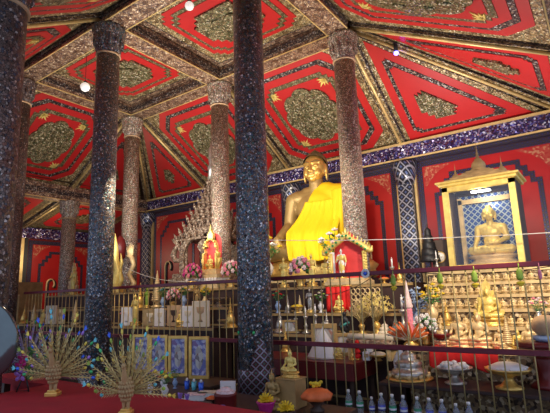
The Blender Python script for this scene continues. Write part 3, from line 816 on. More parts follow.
def shrine(name, w, h, backm, gable):
    """arched niche with gilt frame; origin at the foot"""
    t = L_(name, 'shrine')
    m = MB(); m.box(0, 0, .04, w*1.05, .34, .08, b=.01); m.box(0, 0, .1, w*.95, .3, .05, b=.01); m.build('plinth', M['gold_pale'], t)
    m = MB(); m.prism(archpts(w*.78, h*.80) if not gable else [(-w*.4, 0), (w*.4, 0), (w*.4, h*.58), (0, h*.90), (-w*.4, h*.58)], 0, .02, XZ(0, .12, .11)); m.build('backing', M[backm], t)
    m = MB()
    if gable:
        for s in (-1, 1):
            m.tube([(s*w*.42, -.02, .1), (s*w*.42, -.02, h*.6)], .035, 8)
            for k in range(9): m.ell((s*w*.46, -.03, .14+h*.05*k+.02), (.035, .035, .03), 8)
            pts = [(s*w*(.54-.54*q)+s*.03*sin(q*PI*2), -.03, h*(.60+.33*q)) for q in [i/8 for i in range(9)]]
            m.tube(pts, .05, 8)
            m.tube([(s*w*.54, -.03, h*.6), (s*w*.62, -.03, h*.60), (s*w*.64, -.03, h*.68)], [.05, .035, .01], 8)
            for q in range(8):
                c = Vector(pts[q]); m.cap(c, c+Vector((s*.03, 0, .10)), .03, .008, 6)
        m.cap((0, -.03, h*.92), (0, -.03, h*1.06), .045, .008, 8)
    else:
        o = resample(flame_outline(w, h-.1), 60); o = resample([p for p in o], 60)
        FO = flame_outline(w, h-.1); FO = FO[0:1]+FO[1:]
        i0 = resample(archpts(w*.62, h*.66)[::-1], 60); fo = resample(FO, 60)
        ringprism(m, fo, i0, -.03, .05, XZ(0, .03, .11))
        for s in (-1, 1): m.tube([(s*w*.33, -.05, .1), (s*w*.33, -.05, h*.45)], .028, 8)
        for q in range(9):
            a = PI*q/8; m.ell((w*.31*cos(a), -.04, .11+h*.66-w*.31+w*.31*sin(a)), (.03, .03, .03), 8)
        m.cap((0, 0, h*.9), (0, 0, h*1.08), .03, .006, 8)
    m.build('gilt_arch_frame', M['gold_bright'], t)
    if gable:
        m = MB()
        for s in (-1, 1):
            for q in range(6):
                g = q/6+.08; m.ell((s*w*(.54-.54*g), -.085, h*(.60+.33*g)), (.028, .012, .02), 6)
        m.build('green_inlay', M['jewel_g'], t)
    return t
def peacock(name, quill, jewels, nf, span, tilt=0, seed=1):
    """gilt peacock standing with its wire tail fanned out"""
    rnd = random.Random(seed); t = L_(name, 'peacock ornament')
    m = MB(); m.box(0, 0, .012, .11, .08, .024, b=.004); m.box(0, 0, .03, .08, .055, .014, b=.003); m.build('base', M['gold'], t)
    m = MB(); m.ell((0, -.005, .115), (.038, .042, .052), 14); m.cap((0, -.025, .14), (0, -.052, .205), .020, .010, 10)
    m.ell((0, -.058, .215), (.013, .017, .013), 10); m.cap((0, -.072, .214), (0, -.092, .208), .005, .001, 6)
    for k in range(6):
        for i in range(9):
            a = PI+PI*(i+.5*(k % 2))/8; z = .072+.017*k; rr = math.sqrt(max(.05, 1-((z-.115)/.054)**2))
            m.ell((.038*rr*cos(a), -.005+.042*rr*sin(a), z), (.007, .005, .009), 5)
    m.cap((-.010, 0, .08), (-.012, -.005, .03), .016, .008, 8); m.cap((.010, 0, .08), (.012, -.005, .03), .016, .008, 8)
    m.v = [(x*1.6, y*1.3, .03+(z-.03)*1.35) for x, y, z in m.v]; m.build('body', M['gold_dull'], t)
    m = MB()
    for k in (-1, 0, 1): m.tube([(0, -.056, .225), (k*.010, -.056, .25)], .0015, 4); m.ell((k*.010, -.056, .252), (.004, .004, .004), 5)
    m.v = [(x*1.6, y*1.3, .03+(z-.03)*1.35) for x, y, z in m.v]; m.build('crest', M['gold'], t)
    for k in range(nf):
        q = (k+.5)/nf; row = k % 3
        a = -.12+(PI+.24)*q; L = span*(1, .84, .68)[row]*(1+rnd.uniform(-.05, .05)); yy = .02+.018*row
        c, s = cos(a), sin(a)
        tip = Vector((L*c, yy+.02*s, .12+L*s*.98))
        m = MB(); m.tube([(.03*c, .01, .12+.03*s), tuple(Vector((L*.55*c, yy, .12+L*.55*s))), tuple(tip)], [.006, .0055, .003], 5)
        for j in range(6):     # barbs
            p0 = Vector((L*c, yy, .12+L*s*.98))*(.38+.1*j)+Vector((0, 0, .12*(.62-.1*j)))
            for g in (-.5, .5):
                e = p0+Vector((cos(a+g), 0, sin(a+g)))*.034; m.tube([p0, e], [.0032, .0012], 3)
        f = m.build('feather', M[quill], t)
        j = MB(); jm = jewels[k % len(jewels)]
        j.ell(tip, (.012, .006, .019), 8, None, (0, PI/2-a, 0)); j.build('glass_tip', M[jm], f)
        if row == 0:
            j = MB(); e = tip+Vector((c, 0, s))*.02
            j.prism([(0, 0), (.010, .012), (.016, .034), (.004, .026), (0, .045), (-.004, .026), (-.016, .034), (-.010, .012)], -.001, .001, Matrix.Translation(e) @ Matrix.Rotation(PI/2-a, 4, 'Y') @ Matrix.Rotation(PI/2, 4, 'X')); j.build('leaf_tip', M[('jewel_y', 'lime', 'jewel_t', 'jewel_b')[k//3 % 4]], f)
    return t
# ---------------------------------------------------------------- altars and tables
def altar(name, label, x0, x1, steps, ymax, mat, trimm, cat='altar'):
    t = thing(name, label, cat, ((x0+x1)/2, ymax, 0)); zp = 0
    for (z, y0) in steps:
        m = MB(); m.box(0, (y0-ymax)/2, (z+zp)/2, x1-x0, ymax-y0, z-zp); m.build('step', M[mat], t)
        m = MB(); m.box(0, y0-ymax-.012, z-.022, x1-x0+.03, .03, .044); m.box(0, y0-ymax-.008, zp+.03, x1-x0+.01, .02, .03); m.build('step_moulding', M[trimm], t)
        zp = z
    return t
def table(name, label, x0, x1, y0, y1, z, topm, drop=.18, legm='wood_dark', cat='table', th=.04):
    t = thing(name, label, cat, ((x0+x1)/2, (y0+y1)/2, 0)); w, d = x1-x0, y1-y0
    m = MB(); m.box(0, 0, z-th/2, w, d, th, b=.006); m.build('tabletop', M[topm], t)
    if drop:
        m = MB(); m.box(0, -d/2+.004, z-th-drop/2+.01, w-.01, .016, drop); m.box(w/2-.004, 0, z-th-drop/2+.01, .016, d-.01, drop); m.box(-w/2+.004, 0, z-th-drop/2+.01, .016, d-.01, drop); m.build('cloth_valance', M[topm], t)
    for sx in (-1, 1):
        for sy in (-1, 1):
            m = MB(); m.box(sx*(w/2-.06), sy*(d/2-.06), (z-th)/2, .05, .05, z-th); m.build('leg', M[legm], t)
    return t
altar('stepped_altar', 'pale gilded stepped altar at the right crowded with rows of tiny golden figures', 5.55, 7.62, [(.85, -2.3), (1.12, -1.95), (1.34, -1.7), (1.53, -1.47), (1.71, -1.24), (1.9, -1.02)], -.1, 'cream', 'gold_pale')
altar('stepped_altar', 'dark stepped altar in the middle, under the red-backed arch shrine and the pink bouquet', 2.1, 5.35, [(.95, -1.95), (1.28, -1.58), (1.75, -1.28)], -.40, 'altar_dark', 'wood_gold')
altar('stepped_altar', 'long dark stepped altar left of the foreground pillar, holding cards, vases and gilt cones', -5.7, 1.95, [(1.06, -2.4), (1.42, -1.98), (1.80, -1.5)], -.40, 'altar_dark', 'wood_gold')
altar('rear_platform', 'wide dark platform under the large yellow-robed statue and the spire pavilion', -3.4, 3.45, [(1.94, .40)], 3.0, 'altar_dark', 'gold_pale', 'platform')
t = altar('gilt_cabinet', 'low ochre gilt cabinet top seen at the far left above the railing', -9.6, -7.75, [(1.90, -1.3), (2.30, -1.36)], -.55, 'wood_gold', 'gold_pale', 'cabinet')
table('offering_table', 'crimson-covered table behind the railing with a silver pyramid and small gilt figures on it', 3.05, 4.95, -2.76, -1.98, .66, 'wood_red', .2)
table('offering_table', 'dark low table along the foot of the pale altar, holding the trays of offerings', 5.4, 7.5, -2.99, -2.36, .50, 'altar_dark', 0)
table('low_table', 'dark low table before the railing carrying the four framed pictures', .55, 3.3, -3.88, -3.26, .42, 'wood_dark', 0)
table('low_table', 'dark low table in front of the pillar foot with vases, cups and books', 1.9, 5.55, -4.95, -3.92, .40, 'wood_dark', 0)
table('bottle_bench', 'low dark bench at the bottom right holding the row of water bottles', 4.95, 7.4, -3.8, -3.2, .19, 'wood_dark', 0)
# foreground cloth-covered table (an L that leaves room for the near pillar)
t = thing('foreground_table', 'crimson cloth-covered table across the bottom left, in front of everything', 'table', (5, -7, 0))
m = MB(); m.prism([(-2.1, .5), (-2.1, .68), (1.25, .66), (1.25, -.7), (-1.08, -.7), (-1.08, .5)], .90, .95)
m.build('tabletop', M['red_cloth'], t)
def cl(u, v):
    x = -2.1+3.35*u; return (x, .68-.02*u+.012*sin(x*19)*v, .95-.5*v)
m = MB(); m.grid(cl, 120, 6); m.build('hanging_cloth', M['red_cloth'], t)
for x, y in ((-2.0, .59), (1.15, .56), (1.15, -.6), (-1.0, -.6)):
    m = MB(); m.box(x, y, .45, .06, .06, .9); m.build('leg', M['wood_dark'], t)

# ---------------------------------------------------------------- railing
RY = -3.08
t = thing('metal_railing', 'long maroon-topped brass rod railing crossing the whole picture in front of the altars', 'railing', (2, RY, 0))
m = MB(); m.box(.05, 0, 1.865, 11.5, .05, .055, b=.006); m.build('top_rail', M['maroon_paint'], t)
m = MB(); m.box(.05, 0, .945, 11.5, .05, .06, b=.006); m.build('middle_rail', M['maroon_paint'], t)
m = MB(); m.box(.05, 0, .06, 11.5, .05, .05); m.build('bottom_rail', M['maroon_paint'], t)
k = 0; x = -5.6
while x < 5.75:
    m = MB(); m.tube([(x, 0, 0), (x, 0, 1.85)], .0085, 6)
    if k % 1 == 0: m.ell((x, 0, 1.79), (.013, .013, .03), 6)
    m.build('rod', M['brass'], t); x += .148; k += 1

# ---------------------------------------------------------------- framed pictures
index_kids()
fr = []
P0 = picture('framed_picture', .36, .62, 'picture_blue')
index_kids()
flab = ['blue framed picture at the left end of four, mostly behind the second gilt peacock', 'blue framed picture second from the left in the row of four', 'blue framed picture third from the left in the row of four', 'blue framed picture at the right end of the row of four beside the railing gap']
for i, u in enumerate((141, 158.5, 178, 199)):
    X = xat(u, -3.5, .7); loc = (X, -3.5, .42)
    if i == 0: P0.location = loc; P0.rotation_euler.z = .35; P0['label'] = flab[0]; P0['group'] = 'framed blue pictures in a row'; o = P0
    else: o = dup(P0, loc, .35, None, flab[i], 'framed blue pictures in a row')
    o.scale = (.92, 1, 1)

# ---------------------------------------------------------------- item placing
PRO = {}
def proto(key, t): PRO[key] = [t, False]
def put(key, u, y, z, s, label, group=None, rz=0, swap=None, cat=None, X=None):
    index_kids() if key not in _ix else None; _ix.add(key)
    t, used = PRO[key]
    z += {'sb': .26, 'sbp': .26, 'tiny': .26, 'st': .12, 'stw': .12}.get(key, 0)*(s if not isinstance(s, tuple) else s[2])
    x = X if X is not None else xat(u, y, z+.1)
    o = dup(t, (x, y, z), rz, s, label, group, swap)
    if cat: o['category'] = cat
    return o
_ix = set()
proto('sb', small_seated('small_seated_buddha', 'gold_bright'))
proto('sbp', small_seated('small_seated_figure', 'gold_pale', 'gold_pale', crown=True))
proto('tiny', small_seated('tiny_seated_buddha', 'gold_pale', 'gold_dull', vox=.045))
proto('st', standing('standing_figure', 'gold_bright'))
proto('stw', standing('white_headed_figure', 'white'))
proto('stupa', stupa()); proto('stupas', stupa('silver_stupa', 'silver')); proto('cone', cone_tree('gilt_cone', 'gold_pale'))
proto('vase', flower_vase('flower_vase', 'blue_glaze', 'pink', 'pink_pale', seed=3))
proto('vasew', flower_vase('orchid_vase', 'white', 'white', 'pink_pale', seed=5, fl=11, spread=.34))
proto('vasey', flower_vase('yellow_flower_vase', 'gold_pale', 'yellow', 'yellow', seed=6, fl=12, spread=.3))
proto('bouq', bouquet('pink_bouquet', 'pink', 'pink_pale')); proto('boug', bouquet('white_garland_bowl', 'white', 'white', 5, 22))
proto('bgreen', bottle('green_label')); proto('bblue', bottle('blue_label'))
proto('pic', picture('photo_frame', .34, .30, 'picture_pale', 'wood_gold'))
proto('bowl', pedestal_bowl('footed_bowl', 'gold', 'white', .10)); proto('bowls', pedestal_bowl('silver_bowl', 'silver', None))
proto('tray', tray_tower('tiered_offering')); proto('candle', candlestick('candlestick', 'silver'))
proto('tree', leafy_tree('gilt_leaf_tree', 'gold_bright', 'brass')); proto('treey', leafy_tree('yellow_leaf_tree', 'yellow', 'wood_gold', 34, 4))
proto('card', box_card('printed_card', .30, .38, .03, 'cream_plain', 'tan'))
G = 'rows of tiny golden figures on the pale altar'
rows = [(1.12, -1.84, 1, 'second'), (1.34, -1.60, 2, 'third'), (1.53, -1.37, 3, 'fourth'), (1.71, -1.15, 4, 'fifth')]
names = ['lowest', 'second lowest', 'second highest', 'highest']
for (z, y, k, nm) in rows:
    x = 5.68
    while x < 7.55:
        if not (k == 1 and 6.42 < x < 6.80) and not (k in (1,) and x > 7.1):
            put('tiny', 0, y, z, .112, 'tiny golden seated figure in the %s row on the pale stepped altar' % names[k-1], G, 0, X=x+random.uniform(-.01, .01))
        x += .115
put('sbp', 459, -2.10, .85, .36, 'pale gold crowned seated figure left of its companion on the lowest pale altar step')
put('sb', 479, -2.10, .85, .37, 'pale gold seated figure with round head, right of the crowned one on the pale altar', None, 0, {'body': M['gold_pale'], 'pedestal': M['gold_pale']})
put('sb', 489, -1.83, 1.12, .42, 'bright gold seated figure on a tall base, largest on the pale stepped altar')
put('sbp', 500, -2.14, .85, .22, 'small dull gold seated figure right of the two pale ones on the pale altar')
put('sbp', 441, -2.14, .85, .25, 'small dull gold crowned figure at the left end of the lowest pale step')
put('sb', 518, -2.12, .85, .20, 'small gold seated figure near the drum stand on the lowest pale step')
put('sb', 338, -2.4, .66, .17, 'small gold seated figure on the crimson table beside the silver pyramid')
put('sb', 290, -4.2, .714, .24, 'gold seated figure on the ochre wooden box in front of the railing')
put('sbp', 272, -4.35, .40, .30, 'dark gold crowned figure beside the pillar foot, left of the ochre box', None, 0, {'body': M['bronze_gold'], 'pedestal': M['bronze_gold']})
put('sb', 339, -1.45, 1.28, .24, 'gold seated figure before the coral cloth panel under the arch shrine')
put('st', 284, -1.1, 1.75, .55, 'gold standing figure left of the large pink bouquet')
put('st', 312, -1.05, 1.75, .58, 'gold standing figure right of the large pink bouquet')
put('st', 326, -.95, 1.75, .50, 'slim gold standing figure beside the left post of the arch shrine')
put('st', 135, -2.2, 1.06, .62, 'small gold standing figure at the dark blue pillar, right of a white card')
put('st', 73, -1.0, 1.80, .75, 'gold standing figure at the far left beside the slim short pillar')
put('st', 147, -1.7, 1.42, .42, 'green-gold standing figure left of the tall gilt cone', None, 0, {'body': M['lime']})
put('sb', 181, -2.2, 1.06, .28, 'small gold seated figure between the cream goblet cards')
put('sb', 43, -2.2, 1.06, .30, 'small gold seated figure behind the railing at the far left')
t = put('stw', 342, -1.08, 1.875, .50, 'white-headed figure in a gold robe standing inside the red-backed arch shrine', None, 0, {'pedestal': M['gold']})
m = MB(); m.ell((0, 0, .32), (.125, .085, .28), 12); m.ell((0, 0, .64), (.135, .08, .13), 12); m.cap((-.15, 0, .7), (-.2, -.02, .5), .045, .04, 8); m.cap((.15, 0, .7), (.19, -.02, .48), .045, .04, 8)
remesh(m, 'gold_robe', M['gold_bright'], .02, 1, t)
S = shrine('arch_shrine', .80, 1.0, 'pink_red', True); S['label'] = 'gilt gabled arch shrine with a coral red back, holding a white-headed figure'; S.location = (xat(348.5, -1.05, 2), -1.05, 1.75)
S = shrine('flame_shrine', .62, 1.10, 'pink_red', False); S['label'] = 'small bright gold flame-shaped shrine in front of the pinkish pillar'; S.location = (xat(211, -.8, 2.2), -.8, 2.13)
put('sb', 210, -.86, 2.255, .27, 'gold seated figure inside the small flame-shaped shrine')
t = thing('lotus_plinth', 'cream plinth with a row of white petals under the small flame-shaped shrine', 'plinth', (xat(208, -.8, 2), -.8, 1.80))
m = MB(); m.box(0, 0, .08, 1.05, .5, .16); m.box(0, 0, .29, 1.0, .46, .08); m.build('block', M['gold_pale'], t)
m = MB()
for k in range(12): m.ell((-.46+.083*k, -.24, .20), (.038, .02, .06), 8)
m.box(0, 0, .20, .96, .44, .12); m.build('white_petals', M['white'], t)

t = thing('gilt_flame', 'gilt flame-shaped back standing behind the largest gold figure on the pale altar', 'ornament', (xat(489, -1.73, 1.3), -1.735, 1.12))
m = MB(); m.prism(flame_outline(.40, .62), -.015, .015, XZ(0, 0, .03)); m.build('panel', M['gold_bright'], t); m = MB(); m.box(0, 0, .02, .36, .05, .04); m.build('foot', M['gold'], t)
# cones, stupas
put('cone', 157, -1.75, 1.42, .82, 'tall ribbed gilt cone behind the railing, left of the pink hanging flowers')
put('stupa', 230.5, -2.2, 1.06, .55, 'pale gilt pointed stupa right beside the foreground pillar', None, 0)
put('cone', 300, -1.42, 1.28, .32, 'small gilt cone under the pink bouquet')
put('cone', 75, -2.2, 1.06, .6, 'gilt cone at the far left beneath the slim short pillar')
put('stupas', 288, -1.42, 1.28, .34, 'small silver stupa left of the slim silver candlesticks')
put('stupas', 327, -1.75, .95, .42, 'silver-gold stupa standing left of the coral cloth panel')
put('candle', 306, -1.72, .95, .46, 'left one of two silver candlesticks above the photo frames')
put('candle', 316, -1.72, .95, .50, 'right one of two silver candlesticks above the photo frames')
put('candle', 393, -1.1, 1.75, .45, 'thin candlestick with a pale candle left of the wall pilaster, above the rail')
put('candle', 437, -1.2, 1.90, .34, 'thin candlestick at the left foot of the glass case', None, 0, None)
put('stupa', 277, -2.0, .66, .42, 'gilt stupa at the left end of the crimson table', X=3.3)
put('stupa', 352, -2.4, .66, .22, 'tiny gilt stupa near the middle of the crimson table')
# flowers
put('bouq', 301, -1.1, 1.75, .72, 'large pink and white lotus bouquet between gold standing figures above the rail')
put('bouq', 173, -1.78, 1.42, .50, 'pink flower bunch right of the tall gilt cone', None, 0)
put('bouq', 192, -1.2, 1.80, .72, 'magenta flower bunch left of the small flame-shaped shrine', None, 0, {'bloom': M['pink'], 'paler_bloom': M['magenta']})
put('bouq', 231, -.8, 1.80, .75, 'pink flower bunch against the left side of the foreground pillar, above the rail', None, 0)
put('vase', 163, -1.75, 1.42, .48, 'pale blue vase of flowers between the gilt cone and the pink bunch', None, 0, {'bloom': M['leaf'], 'paler_bloom': M['jewel_t']})
put('vase', 184, -1.75, 1.42, .52, 'blue vase with yellowish flowers right of the pink bunch', None, 0, {'bloom': M['yellow'], 'paler_bloom': M['pink_pale']})
put('vase', 123, -2.2, 1.06, .35, 'pale vase with a single ball of coral flowers beside the dark blue pillar', None, 0, {'bloom': M['pink_red'], 'vase': M['white']})
put('vasew', 268, .62, 1.94, 1.2, 'white and yellow orchid spray at the left knee of the large statue', None, 0, {'paler_bloom': M['yellow']})
put('vasew', 334, .55, 1.94, 1.2, 'pale orchid spray at the right knee of the large statue')
put('vasey', 433, -1.98, 1.12, .62, 'bushy yellow flower vase left of the pale stepped altar', X=None)
put('vasey', 418, -1.76, .95, .75, 'pale blue crystal flower vase left of the bushy yellow one', None, 0, {'vase': M['blue_glaze'], 'bloom': M['blue_glaze'], 'paler_bloom': M['blue_glaze'], 'stems': M['blue_glaze'], 'leaves': M['blue_glaze']})
put('boug', 426, -2.1, .88, .50, 'low bowl heaped with white jasmine right of the pink offering tower', None, 0)
put('tree', 377, -1.77, .95, .72, 'gilt star-leaf tree right of the gilt lattice screen', None, 0)
put('tree', 362, -1.70, .95, .60, 'gilt star-leaf tree close behind the coral cloth panel', None, 0, {'star_leaves': M['gold_pale']})
put('vase', 539, -1.9, 1.12, .40, 'small vase of pink buds at the right edge above the drum', None, 0, {'vase': M['silver']})
# cards and frames
put('card', 127, -2.2, 1.06, 1.05, 'white card standing beside the dark blue pillar', None, .2, {'panel': M['white'], 'printed_goblet': M['white']})
put('card', 150, -2.1, 1.06, (1.3, 1, .9), 'dull gold card under the tall gilt cone', None, .2, {'panel': M['gold_dull'], 'printed_goblet': M['cream_plain']})
put('card', 160, -2.2, 1.06, (.9, 1, .95), 'white card right of the dull gold one under the gilt cone', None, .2, {'panel': M['white'], 'printed_goblet': M['cream_plain']})
put('card', 174, -2.1, 1.06, 1.1, 'tan card with a dark mark, below the pink flower bunch', None, .2, {'panel': M['tan'], 'printed_goblet': M['wood_dark']})
put('card', 188, -2.2, 1.06, 1.05, 'white card between two cream cards behind the railing', None, .3, {'panel': M['white'], 'printed_goblet': M['cream_plain']})
put('card', 201, -2.15, 1.06, 1.3, 'cream card printed with a brown goblet, nearest the foreground pillar', None, .2)
put('card', 51, -2.2, 1.06, 1.25, 'cream card behind the railing at the far left', None, .2)
put('card', 60, -2.1, 1.06, 1.0, 'narrow yellowish card right of the cream card at the far left', None, .2, {'panel': M['gold_pale']})
put('pic', 290, -1.8, .95, (.8, 1, .75), 'small photo frame behind the railing, right of the foreground pillar', None, .3)
put('pic', 325, -2.05, .95-.29, (1.25, 1, 1.6), 'larger gilt photo frame left of the coral cloth panel, above the silver pyramid', None, .3)
put('pic', 345, -2.1, .66, (.8, 1, 1.15), 'narrow photo frame right of the larger gilt one on the crimson table', None, .3)
put('card', 228, -4.35, .40, (.62, 1, .62), 'white card with a small grey print behind the red tin in the foreground', None, .4, {'panel': M['white'], 'printed_goblet': M['silver']})
# offering bowls
put('bowl', 297, -1.44, 1.28, .30, 'small gold bowl under the pink bouquet', None, 0, {'heaped_offering': M['yellow']})
put('tray', 409, -2.62, .50, .58, 'tiered silver and gold offering on a round gold tray behind the bottles')
put('bowls', 455, -2.68, .50, .48, 'clear silver footed bowl with white puffs in the foreground right')
put('bowl', 509, -2.72, .50, .56, 'wide gold footed bowl heaped with white rice at the lower right', None)
m = MB(); rnd = random.Random(4)
for k in range(40):
    a = rnd.uniform(0, 6.28); r = .36*math.sqrt(rnd.random()); m.ell((r*cos(a), r*sin(a), .38+.10*rnd.random()), (.08, .07, .06), 8)
o = m.build('white_puffs', M['white']); o.parent = [q for q in bpy.data.objects if q.get('label', '').startswith('clear silver footed')][0]
put('tray', 385, -1.76, .95, .30, 'white-topped tiered offering under the gilt star-leaf tree', None, 0, {'tiered_silver_bowls': M['cream_plain'], 'round_tray': M['wood_red']})
# water bottles
bl = [(349, 'g'), (360, 'g'), (372, 'b', .8), (382, 'b'), (393, 'g'), (404, 'b'), (418, 'g'), (430, 'b'), (443, 'b'), (457, 'b', .9), (470, 'b')]
bt = ['green-labelled water bottle at the left end of the row', 'green-labelled water bottle second in the row from the left', 'short water bottle with a violet-blue label, third in the row', 'blue-labelled water bottle right of the short one', 'green-labelled water bottle between two blue-labelled ones near the table leg', 'blue-labelled water bottle left of the last green-labelled one', 'green-labelled water bottle below the round gold tray, rightmost green one', 'blue-labelled water bottle just right of the rightmost green one', 'blue-labelled water bottle left of the silver footed bowl stem', 'lower blue-labelled water bottle under the silver footed bowl', 'blue-labelled water bottle at the right end of the row']
for (q, lb) in zip(bl, bt): put('bgreen' if q[1] == 'g' else 'bblue', q[0], -3.4, .19, (q[2] if len(q) > 2 else 1.0)*1.22, lb, 'water bottles along the foot of the railing')

# ---------------------------------------------------------------- single things
def one(name, label, cat, u, y, z, rz=0, sc=1, X=None): return thing(name, label, cat, (X if X is not None else xat(u, y, z+.1), y, z), rz, None, sc)
# glass case
t = one('glass_case', 'gilt glass case with spired roof holding a seated figure, on the pale altar', 'display case', 490.5, -.60, 1.90)
W, D, Hh = 1.10, .72, 1.40
m = MB()
for sx in (-1, 1):
    m.box(sx*(W/2-.045), -(D/2-.04), Hh/2, .09, .08, Hh, b=.008)
for z in (.05, Hh-.05):
    m.box(0, -(D/2-.04), z, W, .08, .09, b=.008)
m.build('gilt_frame', M['gold_bright'], t)
m = MB(); m.box(0, D/2-.06, Hh/2, W-.18, .02, Hh-.18); m.build('tiled_back', M['case_tile'], t)
m = MB(); m.box(-W/2+.13, D/2-.12, Hh/2-.03, .07, .06, Hh-.2); m.box(W/2-.13, D/2-.12, Hh/2-.03, .07, .06, Hh-.2); m.box(0, D/2-.12, Hh-.2, W-.2, .06, .08); m.build('inner_frame', M['gold_pale'], t)
m = MB(); m.box(0, -D/2+.03, Hh/2, W-.18, .006, Hh-.18); m.build('front_pane', M['pane'], t)
for s in (-1, 1): m = MB(); m.box(s*(W/2-.02), .04, Hh/2, .03, D-.09, Hh-.004); m.build('side_panel', M['wood_dark'], t)
m = MB(); m.box(0, .04, .02, W-.08, D-.09, .04); m.build('floor_board', M['gold_dull'], t)
m = MB(); m.box(0, D/2-.02, Hh/2, W-.08, .02, Hh-.01); m.build('back_board', M['wood_dark'], t)
m = MB(); m.box(0, 0, Hh-.015, W-.16, D-.16, .03); m.build('ceiling_board', M['wood_dark'], t)
m = MB(); m.box(0, -.08, Hh-.10, .30, .06, .03, b=.01); m.build('case_lamp', M['tube_light'], t)
m = MB(); m.box(0, 0, Hh+.02, W+.08, D+.08, .05, b=.01); m.box(0, 0, Hh+.06, W+.16, D+.16, .04, b=.01); m.build('cornice', M['gold_bright'], t)
m = MB(); z = Hh+.08
for k, (w, h) in enumerate(((1.0, .04), (.84, .04), (.66, .04), (.50, .035), (.38, .03))): m.box(0, 0, z+h/2, w, w*.66, h, b=.008); z += h
for k in range(4):
    sx, sy = (-1, 1)[k % 2], (-1, 1)[k//2]
    m.box(sx*.34, sy*.2, Hh+.14, .14, .1, .06, b=.01)
m.build('stepped_roof', M['gold_dull'], t)
def spire(m, x, y, z, s):
    m.lathe([(.19*s, 0), (.20*s, .03*s), (.15*s, .06*s), (.175*s, .12*s), (.15*s, .2*s), (.09*s, .27*s), (.085*s, .30*s), (.04*s, .32*s), (.045*s, .37*s), (.025*s, .40*s), (.03*s, .45*s), (.014*s, .5*s), (.012*s, .6*s), (.001, .75*s)], 14, Matrix.Translation((x, y, z)))
m = MB(); spire(m, 0, 0, z, .68); m.build('central_spire', M['gold_dull'], t)
for sx in (-1, 1):
    m = MB(); spire(m, sx*.36, -.1, Hh+.12, .42); m.build('corner_spire', M['gold_dull'], t)
ct = t
# figure in the case
s = small_seated('marble_seated_figure', 'gold_bright', 'gold_pale', vox=.011, spike=False); s['label'] = 'gilded seated figure inside the glass case'
s.location = (t.location.x+.06, -.58, 1.945+.2); s.scale = (.80,)*3
for ch in [c for c in bpy.data.objects if c.parent == s]:
    if ch.name.startswith('pedestal'): ch.scale = (1, 1, .75); 
# lit lamp in the case is a real light
# ------ pavilion with spire (mondop)
t = one('spire_pavilion', 'ornate silver-brown pavilion with tiered spire and naga arch, left of the middle pinkish pillar', 'pavilion', 212, 1.25, 1.94)
B = 1.0
m = MB(); m.box(0, 0, .12, 2*B, 2*B*.8, .24, b=.02); m.box(0, 0, .3, 1.8*B, 1.5*B, .14, b=.02); m.build('stepped_base', M['silver_brown'], t)
for sx in (-1, 1):
    for sy in (-1, 1):
        for dx in (0, -.16):
            m = MB(); m.lathe([(.07, .36), (.05, .42), (.045, 1.1), (.07, 1.2)], 10, Matrix.Translation((sx*(.72+dx), sy*.5, 0))); m.build('column', M['silver_brown'], t)
for sy in (-1, 1):
    m = MB(); ap = resample(archpts(1.1, 1.0), 40)
    op = resample([(-.74, 0), (-.74, .7)]+[(-.74+.74*q, .7+.62*q**.7+.05*sin(q*18)) for q in [k/12 for k in range(1, 13)]]+[(.74-.74*q, .7+.62*(1-q)**.7+.05*sin((1-q)*18)) for q in [k/12 for k in range(1, 13)]]+[(.74, 0)], 40)
    ringprism(m, op, ap, 0, .09, XZ(0, sy*.56+.04, .38))
    for s_ in (-1, 1):
        c = [(s_*(.74+.20*sin(q*PI)+.08*q), sy*.6, 1.02-.0+.34*q+.0) for q in [k/8 for k in range(9)]]
        m.tube([(s_*.70, sy*.6, .75), (s_*.92, sy*.6, .78), (s_*1.02, sy*.6, .95), (s_*.92, sy*.6, 1.12), (s_*.80, sy*.6, 1.22), (s_*.92, sy*.6, 1.38), (s_*1.08, sy*.6, 1.42)], [.05, .08, .09, .08, .08, .09, .02], 8)
        for k in range(5): m.cap((s_*(.80+.04*k), sy*.6, 1.34+.01*k), (s_*(.70+.07*k), sy*.6, 1.56-.02*k), .03, .006, 6)
        for k in range(7):
            q = k/7; m.cap((s_*(.74-.74*q), sy*.6, .38+.7+.62*q**.7), (s_*(.78-.74*q), sy*.6, .38+.88+.62*q**.7), .04, .008, 6)
    m.build('naga_arch', M['silver_brown'], t)
z = 1.32
for k in range(10):
    w = .84*(1-k/10.5)**1.15; h = .19
    m = MB(); m.box(0, 0, z+.03, 2*w, 1.6*w, .06, b=.01); m.box(0, 0, z+h/2, 2*w*.78, 1.6*w*.78, h)
    nb = max(2, 7-k//2)
    for sx in range(nb):
        q = -1+2*sx/(nb-1)
        for sy in (-1, 1):
            m.ell((w*q*.97, sy*.8*w, z+.11), (.065, .05, .06), 7); m.cap((w*q*.97, sy*.8*w, z+.12), (w*q*1.05, sy*.84*w, z+.25), .035, .006, 6)
            m.ell((sy*w, .78*w*q, z+.11), (.05, .06, .06), 7); m.cap((sy*w, .8*w*q, z+.12), (sy*w*1.07, .82*w*q, z+.25), .035, .006, 6)
    m.build('roof_tier', M['silver_brown'], t); z += h
m = MB(); m.lathe([(.11, z), (.09, z+.3), (.12, z+.34), (.06, z+.5), (.08, z+.6), (.075, z+1.0), (.03, z+1.06), (.012, z+1.25)], 10); m.build('spire', M['silver'], t)
